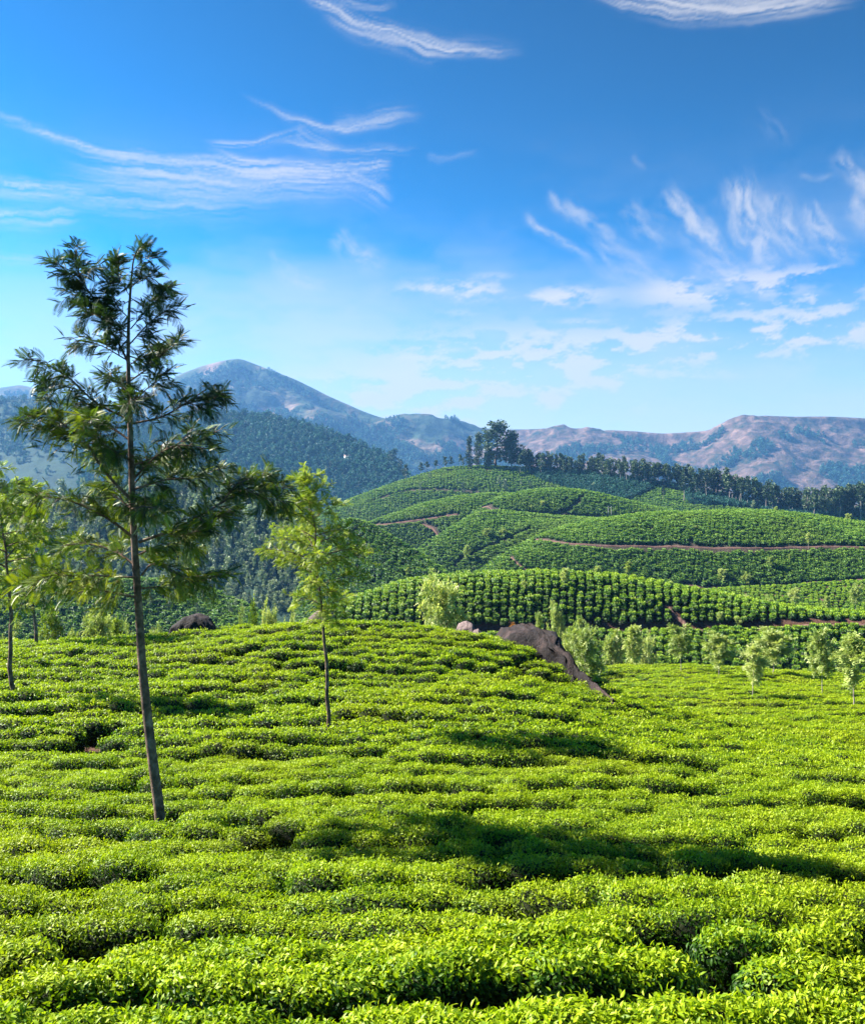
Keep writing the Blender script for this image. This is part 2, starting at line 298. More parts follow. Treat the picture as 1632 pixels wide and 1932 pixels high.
# ------------------------------------------------------------------ clouds: a high shell, thickness held per vertex
def build_clouds():
    az = np.concatenate([np.linspace(-75, -30, 60)[:-1], np.linspace(-30, 30, 640), np.linspace(30, 75, 60)[1:]])
    el = np.concatenate([np.linspace(0.3, 31, 340), np.linspace(31, 70, 50)[1:]])
    AZ, EL = np.meshgrid(az, el)
    def n3(x, y, z, o=5, r=0.6): return 0.5 + 0.5 * fbm(np.stack([x, y, np.full(x.shape, float(z))], -1), o, r) * 1.25
    def ae(px, py):
        a = math.atan((px - CX) / F); return math.degrees(a), math.degrees(math.atan((HY - py) / F * math.cos(a)))
    def ss(v, a, b): t = np.clip((v - a) / (b - a), 0, 1); return t * t * (3 - 2 * t)
    warp = (n3(AZ * .35, EL * .35, 0.3, 4) - .5) * 1.3; warp2 = (n3(AZ * 1.3, EL * 1.3, 4.3, 4) - .5) * 0.5
    tot = np.zeros_like(AZ)
    def wisp(p0, p1, sag, wu, wd, amp, fib=(.22, 5.0), fade=(.12, .65), wk=1.0, lo=.28, hi=.86):
        (a0, e0), (a1, e1) = ae(*p0), ae(*p1); L = math.hypot(a1 - a0, e1 - e0); dx, dy = (a1 - a0) / L, (e1 - e0) / L
        s_ = ((AZ - a0) * dx + (EL - e0) * dy) / L; t_ = (EL - e0) * dx - (AZ - a0) * dy + (warp * .5 + warp2 * .25) * wk
        t2 = t_ + 4 * sag * s_ * (1 - s_); r = np.where(t2 > 0, t2 / wu, t2 / wd) ** 2
        sel = (r < 9) & (s_ > -.1) & (s_ < 1.1); g_ = np.exp(-r) * ss(s_, 0, fade[0]) * ss(1 - s_, 0, 1 - fade[1])
        nz = np.zeros_like(AZ); x_ = s_[sel] * L; y_ = t2[sel]
        nz[sel] = .34 * n3(x_ * fib[0] * 1.5, y_ * fib[1] * 2.2, a0, 4, .6) + .66 * n3(x_ * fib[0] + y_ * .25, y_ * fib[1] + .3 * np.sin(x_ * .8), a0 * .37 + e0, 5, .62)
        tot[...] = tot + g_ * amp * ss(nz, lo, hi)
    wisp((-60, 195), (480, 298), 0.9, .16, .22, .85, fade=(.2, .85)); wisp((380, 285), (745, 300), .30, .20, 1.0, 1.1, fade=(.25, .9))
    wisp((100, 285), (720, 325), .55, .75, 1.0, .8, fade=(.25, .75)); wisp((-80, 325), (230, 368), .30, .35, .55, .85, fade=(.1, .6))
    wisp((60, 350), (560, 375), .25, .8, 1.0, .5, fade=(.3, .6)); wisp((-90, 395), (165, 405), .1, .35, .55, .7, fade=(.1, .75))
    wisp((-90, 460), (100, 490), .1, .25, .3, .45); wisp((450, 170), (815, 212), 1.15, .17, .2, .65, fade=(.25, .7))
    wisp((620, 225), (800, 213), .2, .5, .3, .4); wisp((380, 272), (600, 228), .25, .16, .3, .55, fade=(.2, .75))
    wisp((500, 262), (800, 280), .25, .25, .14, .5, fade=(.3, .75)); wisp((560, 235), (640, 280), .1, .6, .6, .3); wisp((650, 335), (745, 385), -.2, .5, .7, .6)
    wisp((800, 292), (910, 286), .1, .14, .18, .2)
    wisp((545, -25), (1000, 102), .75, .5, .2, .9, fade=(.15, .7)); wisp((600, 20), (900, 100), .35, .35, .4, .7, fade=(.2, .7)); wisp((600, 5), (760, 8), .1, .2, .2, .4)
    wisp((1090, -30), (1640, -10), .95, .9, .35, .85, fade=(.2, .75)); wisp((1150, -45), (1660, -50), 1.2, .8, .5, .7, fade=(.2, .75))
    for p0, p1, sag, w, amp in (((985, 395), (1130, 500), .15, .28, .6), ((1030, 355), (1120, 430), .1, .32, .45), ((1060, 365), (1200, 470), .1, .5, .4), ((1175, 375), (1280, 470), .1, .7, .4),
            ((1245, 352), (1430, 525), .2, .75, .95), ((1375, 322), (1490, 530), .25, .95, 1.05), ((1450, 350), (1540, 510), .1, .8, .65), ((1530, 365), (1622, 505), .45, .55, .9), ((1578, 275), (1690, 400), .3, .38, .85),
            ((1500, 325), (1600, 325), .1, .18, .15), ((1600, 360), (1700, 480), .2, .6, .6), ((620, 440), (740, 510), .2, .7, .6), ((500, 470), (640, 560), .2, .6, .35), ((1190, 290), (1225, 318), 0, .18, .15),
            ((1420, 195), (1500, 290), .1, .6, .10), ((1640, 250), (1760, 380), .2, .7, .6), ((1100, 440), (1300, 560), .1, 1.2, .3), ((1300, 470), (1500, 560), .1, 1.2, .35)):
        wisp(p0, p1, sag, w * .8, w, amp, fib=(.75, 1.7), fade=(.2, .55), wk=1.5, lo=.28, hi=.80)
    # broken low deck, flattened towards the horizon
    q = n3(AZ * .55 + warp * .3, EL * 1.7 + warp2, 3.1, 6, .60); big = n3(AZ * .07, EL * .16, 8.4, 2)
    def blob(px, py, ra, re): a, e = ae(px, py); return np.exp(-((AZ - a) / ra) ** 2 - ((EL - e) / re) ** 2)
    where = blob(1000, 690, 7.5, 1.6) + .9 * blob(850, 745, 7, 1.2) + .8 * blob(1330, 640, 4.5, 1.0) + .75 * blob(1540, 620, 4, 1.2) + .8 * blob(1330, 550, 3, .7) + .7 * blob(1500, 540, 3.2, .8) + .6 * blob(860, 548, 2.6, .5) + .55 * blob(1060, 560, 2.2, .5) + .5 * blob(700, 745, 5, .9)
    where = where + .5 * ss(np.abs(AZ), 27, 34) * ss(EL, 2, 5) * ss(13 - EL, 0, 5)
    tot += 2.6 * np.clip(where, 0, 1.1) * ss(q + (big - .5) * .3, .42, .64)
    for px, py, ra, re, am in ((775, 675, 1.5, .16, .6), (845, 660, 1.0, .16, .55), (860, 548, 2.2, .28, .55), (1095, 606, 1.4, .18, .6), (1060, 560, 1.5, .25, .6), (1310, 545, 2.0, .4, .6), (1030, 628, 1.2, .16, .4), (930, 520, 1.1, .18, .4), (1310, 710, 1.5, .18, .4), (865, 590, .9, .2, .35), (1470, 550, 2.0, .35, .55)):
        tot += am * blob(px, py, ra, re) * ss(n3(AZ * 1.1, EL * 3.5, px * .1, 4), .30, .62)
    veil = n3(AZ * .09 + warp * .2, EL * .25, 1.7, 5, .55); tot += ss(24 - EL, 0, 18) * ss(veil, .30, .78) * .30 + ss(14 - EL, 0, 14) * 1.25
    tot += .30 * blob(520, 600, 12, 3.0) * ss(veil, .2, .8)
    edge = ss(75 - np.abs(AZ), 0, 25) * ss(70 - EL, 0, 25); tot = np.clip(1.0 - np.exp(-1.45 * tot), 0, .96) * edge
    Rr = 30000.0; a, e = np.radians(AZ), np.radians(EL)
    V, T = grid_mesh(np.stack([Rr * np.cos(e) * np.sin(a), Rr * np.cos(e) * np.cos(a), Rr * np.sin(e) + ZC], -1))
    m, b = new_mat('cloud_veil'); at = b.n('ShaderNodeAttribute'); at.attribute_name = 'thick'
    em = b.n('ShaderNodeEmission'); em.inputs['Color'].default_value = (1.0, 0.95, 0.92, 1); em.inputs['Strength'].default_value = CLOUD
    tr = b.n('ShaderNodeBsdfTransparent'); mx = b.n('ShaderNodeMixShader'); b.t.links.new(at.outputs['Fac'], mx.inputs[0]); b.t.links.new(tr.outputs[0], mx.inputs[1]); b.t.links.new(em.outputs[0], mx.inputs[2])
    o = b.n('ShaderNodeOutputMaterial'); b.t.links.new(mx.outputs[0], o.inputs['Surface']); m.cycles.emission_sampling = 'NONE'
    tag(obj('clouds', mk_mesh('clouds', V, T, [m], {'thick': tot.ravel()}, smooth=True)), 'thin white cirrus streaks and low broken cloud in the blue sky', kind='stuff')
CLOUD = 0.185
build_clouds()

# ------------------------------------------------------------------ hills as lofted sheets
def pline(L, pxs, sm):
    L = np.array(L, float); py = np.interp(pxs, L[:, 0], L[:, 1]); d = np.interp(pxs, L[:, 0], L[:, 2])
    if sm > 0:
        k = np.exp(-0.5 * (np.arange(-3 * sm, 3 * sm + 1) / sm) ** 2); k /= k.sum()
        f = lambda a: np.convolve(np.pad(a, 3 * sm, mode='reflect', reflect_type='odd'), k, 'valid')
        py, d = f(py), f(d)
    return py, d
HILL = {}
def hill(name, label, crest, foot, mat, nu=160, nf=60, p=0.6, back=(40, 8, 110, 45), sm=3, amp=1.0, nscale=40, crest_amp=None, seed=0.0, below=25):
    x0, x1 = crest[0][0], crest[-1][0]; pxs = np.linspace(x0, x1, nu)
    cpy, cd = pline(crest, pxs, sm); fpy, fd = pline(foot, pxs, sm)
    C = np.stack([(pxs - CX) / F * cd, cd, ZC + (HY - cpy) / F * cd], -1)
    rows = []
    dirv = np.stack([(pxs - CX) / F, np.ones(nu), np.zeros(nu)], -1); dirv = nrm(dirv)
    for k in range(10, 0, -1):                                     # far side of the hill
        t = k / 10; rows.append(C + dirv * (back[2] * t) - np.array([0, 0, 1.0]) * (back[1] * t + (back[3] - back[1]) * t * t))
    for k in range(nf + 1):
        t = k / nf; py = cpy + (fpy - cpy) * t; d = cd + (fd - cd) * t ** p
        rows.append(np.stack([(pxs - CX) / F * d, d, ZC + (HY - py) / F * d], -1))
    last = rows[-1]
    for k in (1, 2, 3): rows.append(last - dirv * (6.0 * k * below / 25) - np.array([0, 0, 1.0]) * (below * k / 3))
    G = np.array(rows)
    w = np.ones(len(rows)); w[10:13] = (0.35, 0.6, 0.85) if crest_amp is None else crest_amp
    G[..., 2] += amp * fb2(G[..., 0], G[..., 1], nscale, 5, seed) * w[:, None]
    V, T = grid_mesh(G)
    o = obj(name, mk_mesh(name, V, T, [mat], smooth=True)); tag(o, label, kind='structure')
    HILL[name if name not in HILL else name + str(seed)] = dict(G=G, i0=10, i1=10 + nf)
    return HILL[name if name in HILL and HILL[name]['G'] is G else name + str(seed)]

MID = hill('tea_hill', 'low tea hill with a rounded green crest behind the near slope',
  [(480,1235,140),(560,1190,144),(630,1152,147),(700,1118,154),(790,1096,158),(900,1086,160),(1030,1083,160),(1150,1088,160),(1250,1105,158),(1350,1124,154),(1450,1145,147),(1550,1160,144),(1632,1165,142),(1850,1172,141)],
  [(480,1250,133),(630,1215,134),(790,1200,135),(1030,1193,137),(1250,1190,138),(1350,1188,138),(1450,1186,138),(1550,1181,137),(1632,1180,136),(1850,1182,136)],
  M['soil'], nf=50, p=0.30, back=(0, 2, 60, 30), amp=0.6, nscale=9)
BANK = hill('tea_bank', 'dark tea bank below the dirt track',
  [(700,1202,132),(1030,1195,134.5),(1250,1193,135.5),(1350,1191,135.5),(1450,1189,135.5),(1550,1184,134.5),(1632,1183,133.5),(1850,1185,133.5)],
  [(700,1285,122),(1030,1275,125),(1632,1285,124),(1850,1290,124)], M['soil'], nf=20, p=0.8, back=(0, 0.2, 5, 0.4), amp=0.15, nscale=8, below=14)
TERR = hill('tea_terrace', 'terraced tea slope with brown tracks beyond the low hill',
  [(1180,1140,255),(1300,1117,256),(1400,1112,257),(1480,1108,258),(1632,1098,260),(1850,1088,262)],
  [(1180,1190,226),(1300,1180,224),(1400,1178,222),(1632,1182,220),(1850,1185,220)], M['soil'], nf=40, p=0.9, back=(0, 3, 40, 30), amp=0.8, nscale=20)
HB = hill('tea_hill', 'broad tea hill crossed by a level dirt track',
  [(840,1120,352),(900,1085,356),(945,1052,362),(1010,1014,374),(1060,996,382),(1130,982,388),(1200,973,392),(1300,967,394),(1360,965,394),(1450,968,392),(1550,977,386),(1632,989,380),(1850,1015,370)],
  [(840,1135,340),(945,1115,334),(1150,1118,330),(1250,1122,328),(1350,1122,326),(1450,1120,324),(1632,1108,322),(1850,1100,320)],
  M['hill_soil'], nu=200, nf=80, p=0.40, back=(0, 8, 90, 50), amp=2.4, nscale=28, seed=2.0)
HC3 = hill('tea_hill', 'tea slope running down into the gully left of the broad hill',
  [(700,1110,455),(760,1062,470),(800,1032,480),(830,1010,490),(880,978,508),(915,962,516),(960,966,518),(1050,974,516),(1180,984,510),(1300,990,506)],
  [(700,1130,440),(830,1125,438),(1000,1120,436),(1300,1110,436)], M['hill_soil'], nf=70, p=0.5, back=(0, 5, 40, 30), amp=3.0, nscale=32, seed=3.0)
HC1 = hill('tea_hill', 'small sunlit tea hill with a red track across its flank',
  [(610,1040,605),(680,1000,612),(700,987,615),(750,968,622),(800,951,630),(860,939,636),(920,933,636),(1000,933,636)],
  [(610,1055,590),(730,1045,580),(800,1040,575),(860,1015,575),(900,985,590),(1000,975,600)], M['hill_soil'], nf=60, p=0.42, back=(0, 5, 60, 40), amp=2.0, nscale=40, seed=4.0)
HC2 = hill('tea_hill', 'rounded tea knoll above the red track junction',
  [(870,985,575),(913,954,590),(946,936,600),(1008,925,605),(1054,923,605),(1100,928,605),(1140,936,600),(1200,951,595),(1280,968,585),(1360,985,575)],
  [(870,995,565),(913,968,568),(1000,976,566),(1130,984,564),(1280,998,562),(1360,1005,560)], M['hill_soil'], nf=45, p=0.38, back=(0, 5, 60, 40), amp=1.6, nscale=35, seed=5.0)
HD = hill('tea_ridge', 'tea ridge under the line of tall trees',
  [(600,970,860),(670,941,880),(762,908,890),(811,890,900),(848,882,900),(931,879,900),(1000,884,900),(1100,891,890),(1180,903,870),(1300,925,840),(1400,943,810),(1500,957,790),(1632,967,770),(1850,975,760)],
  [(600,1010,800),(760,985,800),(900,965,800),(1000,965,800),(1180,985,760),(1300,990,730),(1632,1000,700),(1850,1005,700)], M['hill_soil'], nu=220, nf=70, p=0.55, back=(0, 4, 160, 60), amp=4.5, nscale=55, seed=6.0)
HE = hill('tea_spur', 'shaded tea spur falling steeply into the gully',
  [(560,1120,345),(600,1050,342),(630,1000,338),(655,980,332),(690,986,322),(740,1013,312),(790,1046,302),(830,1076,292),(880,1110,284),(930,1140,278)],
  [(560,1180,318),(640,1160,308),(830,1150,278),(930,1160,272)], M['hill_soil'], nf=60, p=1.0, back=(0, 30, 80, 90), amp=1.5, nscale=30, seed=7.0)
HG = hill('tea_slope', 'shaded blue green tea slope in the left valley',
  [(-250,1085,275),(0,1092,275),(200,1096,275),(330,1100,272),(400,1112,268),(460,1140,258),(520,1175,240),(580,1205,225)],
  [(-250,1260,250),(0,1255,249),(300,1250,246),(580,1250,215)], M['hill_soil'], nf=70, p=0.95, back=(0, 12, 60, 50), amp=2.0, nscale=30, seed=8.0)
HF = hill('wooded_slope', 'steep slope grown with scattered pale trees in the left valley',
  [(-250,950,600),(100,935,605),(300,908,600),(400,893,590),(480,903,570),(560,962,540),(640,1062,500),(700,1115,480)],
  [(-250,1140,520),(100,1140,520),(400,1150,518),(700,1165,470)], M['forest_floor'], nf=70, p=0.9, back=(0, 12, 120, 90), amp=5.0, nscale=45, seed=9.0)
HH = hill('forested_hill', 'dark blue green forested hill below the mountain',
  [(150,850,1950),(300,802,1950),(350,787,1930),(440,780,1900),(520,789,1850),(600,810,1780),(680,840,1700),(740,871,1620),(775,902,1560),(810,940,1520)],
  [(150,985,1500),(400,985,1480),(600,990,1450),(810,1000,1420)], M['forest_floor'], nf=60, p=0.9, back=(0, 60, 500, 250), amp=18, nscale=170, seed=10.0)
HJ = hill('far_slope', 'hazy blue slope with faint field terraces at the far left',
  [(-300,775,2500),(-100,764,2480),(0,759,2450),(60,752,2420),(130,754,2400),(220,778,2350),(300,805,2300),(420,860,2200)],
  [(-300,985,1900),(0,985,1900),(420,990,1850)], M['forest_floor'], nf=60, p=0.9, back=(0, 60, 500, 250), amp=20, nscale=220, seed=11.0)
MT1 = hill('mountain', 'steep wooded mountain with a rocky rounded peak',
  [(-500,760,4900),(-200,745,4900),(-50,737,4900),(0,731,4900),(40,725,4900),(70,733,4850),(110,751,4800),(200,768,4700),(280,742,4600),(340,704,4550),(380,690,4520),(430,678,4500),(455,676,4500),(475,684,4480),(510,698,4450),(560,717,4400),(620,746,4350),(680,773,4300),(720,788,4280),(760,794,4260),(840,804,4300),(900,813,4350),(960,825,4400),(1100,850,4500)],
  [(-500,960,3200),(300,960,3200),(700,955,3300),(1100,955,3400)], M['mountain'], nu=420, nf=130, p=0.85, back=(0, 150, 1500, 700), sm=2, amp=140, nscale=420, crest_amp=(0.05, 0.15, 0.35), seed=12.0, below=100)
MT2 = hill('mountain', 'long brown grassy mountain with a flat shoulder',
  [(780,880,4300),(860,838,4300),(900,822,4300),(960,810,4300),(1040,809,4280),(1070,814,4260),(1090,821,4250),(1110,816,4230),(1150,811,4200),(1200,813,4180),(1250,817,4150),(1330,813,4100),(1370,801,4050),(1400,789,4030),(1440,784,4000),(1500,786,4000),(1560,785,4000),(1632,788,4000),(1850,795,4000),(2100,800,4000)],
  [(780,965,3400),(1200,965,3300),(1632,975,3200),(2100,975,3200)], M['brown_mountain'], nu=420, nf=130, p=0.85, back=(0, 150, 1500, 700), sm=2, amp=95, nscale=330, crest_amp=(0.05, 0.15, 0.35), seed=13.0, below=100)

# ------------------------------------------------------------------ tracks laid on the hills
GAPS = {}
def on_hill(H, px, py):
    G = H['G'][H['i0']:H['i1'] + 1]; q = G.reshape(-1, 3)
    qx = CX + F * q[:, 0] / q[:, 1]; qy = HY - F * (q[:, 2] - ZC) / q[:, 1]
    return q[np.argmin((qx - px) ** 2 + 6 * (qy - py) ** 2)]
def hill_z(H):
    G = H['G'].reshape(-1, 3)
    def f(x, y):
        d2 = (G[:, 0] - x) ** 2 + (G[:, 1] - y) ** 2; k = np.argpartition(d2, 4)[:4]; w = 1 / (d2[k] + 0.05)
        return (G[k, 2] * w).sum() / w.sum()
    return f
def track(H, pix, width, label, clear=None, lift=0.35, build=True):
    width *= 0.24
    clear = clear * 0.6 if clear else None
    P = spline(np.array([on_hill(H, *p) for p in pix]), max(12, len(pix) * 9))
    GAPS.setdefault(id(H['G']), []).append((P, clear or width * 0.75))
    if not build: return
    t = nrm(np.gradient(P[:, :2], axis=0)); nrm2 = np.stack([-t[:, 1], t[:, 0]], -1); zf = hill_z(H)
    rows = []
    for s_ in (-1, -0.5, 0, 0.5, 1):
        jit = 0.12 * width * fb2(P[:, 0], P[:, 1], width * 2.0, 2, s_)
        q = P[:, :2] + nrm2 * (s_ * width / 2 + (jit if abs(s_) == 1 else jit * 0))[:, None]
        z = np.array([zf(*a) for a in q]); z = 0.75 * z + 0.25 * P[:, 2] + (lift if abs(s_) < 1 else -lift)
        rows.append(np.column_stack([q, z]))
    V, T = grid_mesh(np.array(rows))
    tag(obj('dirt_track', mk_mesh('dirt_track', V, T, [M['track']], smooth=True)), label, kind='structure')
track(HB, [(1011,1017),(1060,1024),(1140,1031),(1250,1031),(1400,1035),(1520,1034),(1632,1034),(1760,1036)], 3.4, 'pink dirt track running level across the broad tea hill', 3.2)
track(HB, [(951,1048),(970,1060),(992,1076),(1005,1084)], 5.0, 'short red track slanting down the hill end')
track(HB, [(1285,1106),(1330,1110),(1400,1112),(1470,1108),(1540,1100),(1632,1094),(1760,1088)], 5.0, 'brown track along the foot of the broad tea hill')
track(TERR, [(1400,1121),(1480,1127),(1560,1134),(1632,1140),(1760,1146)], 3.0, 'brown track on the upper terrace')
track(TERR, [(1500,1112),(1632,1108),(1760,1106)], 2.2, 'narrow track at the top of the terraces')
track(HC1, [(700,991),(730,989),(790,981),(830,976),(862,971)], 6.0, 'red track across the sunlit tea hill', 3.2)
track(HC1, [(800,990),(815,997),(825,1010)], 8.0, 'bare red scar below the track on the sunlit hill', 3.4)
track(HC2, [(890,972),(912,957),(935,966),(965,972),(1010,975),(1060,979),(1130,983)], 5.5, 'red track below the tea knoll', 5)
track(HC2, [(1108,931),(1090,948),(1072,960),(1053,971)], 4, '', 2.2, build=False)
track(HC3, [(867,982),(845,998),(824,1013),(800,1035)], 4, '', 2.6, build=False)
track(HC3, [(1001,995),(960,1015),(920,1032),(891,1047),(860,1065)], 4, '', 2.2, build=False)
track(HC3, [(890,975),(930,972),(990,976),(1060,980)], 4, '', 3.0, build=False)
track(HD, [(848,889),(880,887),(931,888)], 5, 'thin dark lane under the ridge top', 4)
track(HD, [(1180,913),(1200,911),(1230,914)], 10, 'patch of bare red earth under the ridge trees', 8)
track(HD, [(700,945),(770,927),(840,925),(900,930)], 4, '', 4.0, build=False)
track(MID, [(1262,1150),(1275,1163),(1290,1176),(1300,1186)], 3.2, 'red gully scar on the low tea hill', 1.1)
# the bench track between low hill and bank
_l = BANK['G'][BANK['i0']]; _u = MID['G'][MID['i1']]
_px = np.linspace(760, 1800, 140)
def _edge(L, px):
    q = CX + F * L[:, 0] / L[:, 1]; return np.stack([np.interp(px, q, L[:, k]) for k in range(3)], -1)
_a, _b = _edge(_l, _px), _edge(_u, _px); _b = _a + (_b - _a) * 0.7; _rows = [_a - np.array([0, 0.3, -0.02])]
for t in (0.33, 0.66, 1.0): _rows.append(_a + (_b - _a) * t + np.array([0, 0, 0.10 + 0.1 * t])[None] + np.stack([np.zeros(140), np.zeros(140), 0.08 * fb2(_px, _px * t, 9, 3)], -1))
_rows.append(_b + np.array([0, 0.3, 0.1])[None])
V, T = grid_mesh(np.array(_rows))
tag(obj('dirt_track', mk_mesh('dirt_track', V, T, [M['track']], smooth=True)), 'pink earth track along the foot of the low tea hill', kind='structure')

# ------------------------------------------------------------------ tea bushes
_t = np.array([0, .32, .68, 1.0]); _wd = np.array([0, .185, .16, 0])
LEAF0_V = np.array([(0,0,0)] + [(sx * _wd[i], _t[i], (0.05 if sx else 0) - 0.22 * _t[i] ** 2) for i in (1, 2) for sx in (-1, 0, 1)] + [(0, 1, -0.26)])
LEAF0_T = np.array([(0,2,1),(0,3,2),(1,2,5),(1,5,4),(2,3,6),(2,6,5),(4,5,7),(5,6,7)])
LEAF1_V = np.array([(0,0,0),(-.2,.5,.0),(.2,.5,.0),(0,1,-.16),(0,.5,-.07)]); LEAF1_T = np.array([(0,4,1),(0,2,4),(1,4,3),(4,2,3)])
LEAF2_V = np.array([(0,0,0),(-.26,.55,.03),(.26,.55,.03),(0,1,-.1)]); LEAF2_T = np.array([(0,2,1),(1,2,3)])

def mound(d, a, b_, h, p=3.8):
    """point and normal on a flat-topped cushion for unit directions d"""
    q = 2.6
    r = (np.abs(d[:, 0]) ** q + np.abs(d[:, 1]) ** q) ** (p / q) + np.abs(d[:, 2]) ** p
    k = r ** (-1 / p); pt = d * k[:, None]
    n = nrm(np.sign(pt) * np.abs(pt) ** (p - 1) / np.array([a, b_, h])); return pt * np.array([a, b_, h]), n
def bush(seed, n, ll, tV, tT, a=0.50, b_=0.295, h=BH, core_n=(14, 7)):
    g = np.random.default_rng(seed)
    d = rdir(int(n * 2.6), g); d[:, 2] = np.abs(d[:, 2]); d = d[d[:, 2] > 0.10]
    wgt = 0.55 + 0.45 * d[:, 2]; d = d[g.random(len(d)) < wgt][:n]; n = len(d)
    pt, nn = mound(d, a, b_, h)
    bump = 1 + 0.12 * fbm(pt * 4.0 + seed, 3); pt = pt * bump[:, None]
    deep = g.random(n) ** 1.5 * 0.16; out = np.where(g.random(n) < 0.12, g.random(n) * 0.11, 0.0); pt = pt * (1.0 - deep + out)[:, None]
    tan = nrm(np.cross(nn, rdir(n, g)))
    young = (g.random(n) < 0.34) & (nn[:, 2] > 0.45)
    f = nn * 0.30 + tan * 0.95 + np.array([0, 0, 0.18])
    f[young] = nn[young] * 0.6 + tan[young] * 0.62 + np.array([0, 0, 0.7])
    up = nn + 0.5 * rdir(n, g); s = ll * g.uniform(0.6, 1.15, n); s[young] *= 0.95
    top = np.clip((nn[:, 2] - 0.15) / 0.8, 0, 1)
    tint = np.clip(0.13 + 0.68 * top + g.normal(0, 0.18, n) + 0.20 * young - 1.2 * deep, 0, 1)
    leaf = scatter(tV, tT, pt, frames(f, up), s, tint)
    # woody interior: a closed cushion under the leaves plus stems
    na, ne = core_n
    th = np.arange(na) / na * 2 * math.pi; ph = np.linspace(0.03, math.pi / 2 - 0.02, ne)
    dd = np.array([(math.cos(t) * math.cos(e), math.sin(t) * math.cos(e), math.sin(e)) for e in ph for t in th])
    cv, _ = mound(dd, a * 0.86, b_ * 0.86, h * 0.90); cv = cv * (1 + 0.10 * fbm(cv * 4 + seed, 2))[:, None]
    i = np.arange(na * ne).reshape(ne, na); j = np.roll(i, -1, 1)
    ct = np.stack([i[:-1], j[:-1], j[1:], i[1:]], -1).reshape(-1, 4); ct = np.concatenate([ct[:, [0, 1, 2]], ct[:, [0, 2, 3]]])
    cv = np.vstack([cv, [0, 0, h * 0.89]]); ct = np.concatenate([ct, np.stack([i[-1], j[-1], np.full(na, len(cv) - 1)], -1)])
    stems = [(cv, ct, np.zeros(len(cv)))]
    if na > 10:
        for k in range(7):
            q = g.uniform(-0.09, 0.09, 2); e = g.uniform(-0.5, 0.5, 2)
            stems.append(tube([(q[0], q[1], -0.1), (q[0] * 1.5 + e[0] * 0.3, q[1] * 1.5 + e[1] * 0.3, h * 0.4), (e[0] * a * 1.5, e[1] * b_ * 1.5, h * 0.8)], [0.022, 0.016, 0.009], 5))
    return leaf, cat_geo(stems)

def bush_meshes(tagname, n_var, n, ll, tV, tT, seed, mat, **kw):
    out = []
    for k in range(n_var):
        (lv, lt, la), (cv, ct, ca) = bush(seed + k, n, ll, tV, tT, **kw)
        out.append((mk_mesh(tagname + '_foliage', lv, lt, [mat], {'tint': la}), mk_mesh(tagname + '_stems', cv, ct, [M['twig']], smooth=True)))
    return out
def merged_protos(tagname, n_var, n, ll, tV, tT, seed, mat, **kw):
    out = []
    for k in range(n_var):
        (lv, lt, la), (cv, ct, ca) = bush(seed + k, n, ll, tV, tT, **kw)
        V, T, A = cat_geo([(lv, lt, la), (cv, ct, ca)])
        out.append(bpy.data.objects.new(tagname, mk_mesh(tagname, V, T, [mat, M['twig']], {'tint': A}, mi=np.r_[np.zeros(len(lt)), np.ones(len(ct))])))
    return out
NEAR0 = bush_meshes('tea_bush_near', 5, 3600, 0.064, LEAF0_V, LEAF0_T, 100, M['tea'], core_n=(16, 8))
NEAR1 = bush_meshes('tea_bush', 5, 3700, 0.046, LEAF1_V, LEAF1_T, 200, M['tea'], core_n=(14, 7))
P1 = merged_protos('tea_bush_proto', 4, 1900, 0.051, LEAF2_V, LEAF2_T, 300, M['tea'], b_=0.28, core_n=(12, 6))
P2 = merged_protos('tea_bush_far_proto', 4, 900, 0.068, LEAF2_V, LEAF2_T, 400, M['tea'], b_=0.27, core_n=(10, 5))
P3 = merged_protos('tea_bush_valley_proto', 4, 420, 0.25, LEAF2_V, LEAF2_T, 500, M['tea_mid'], a=0.60, b_=0.58, h=0.85, core_n=(9, 5))
P4 = merged_protos('tea_bush_hill_proto', 4, 120, 0.44, LEAF2_V, LEAF2_T, 600, M['tea_far'], a=0.64, b_=0.62, h=0.8, core_n=(7, 4))

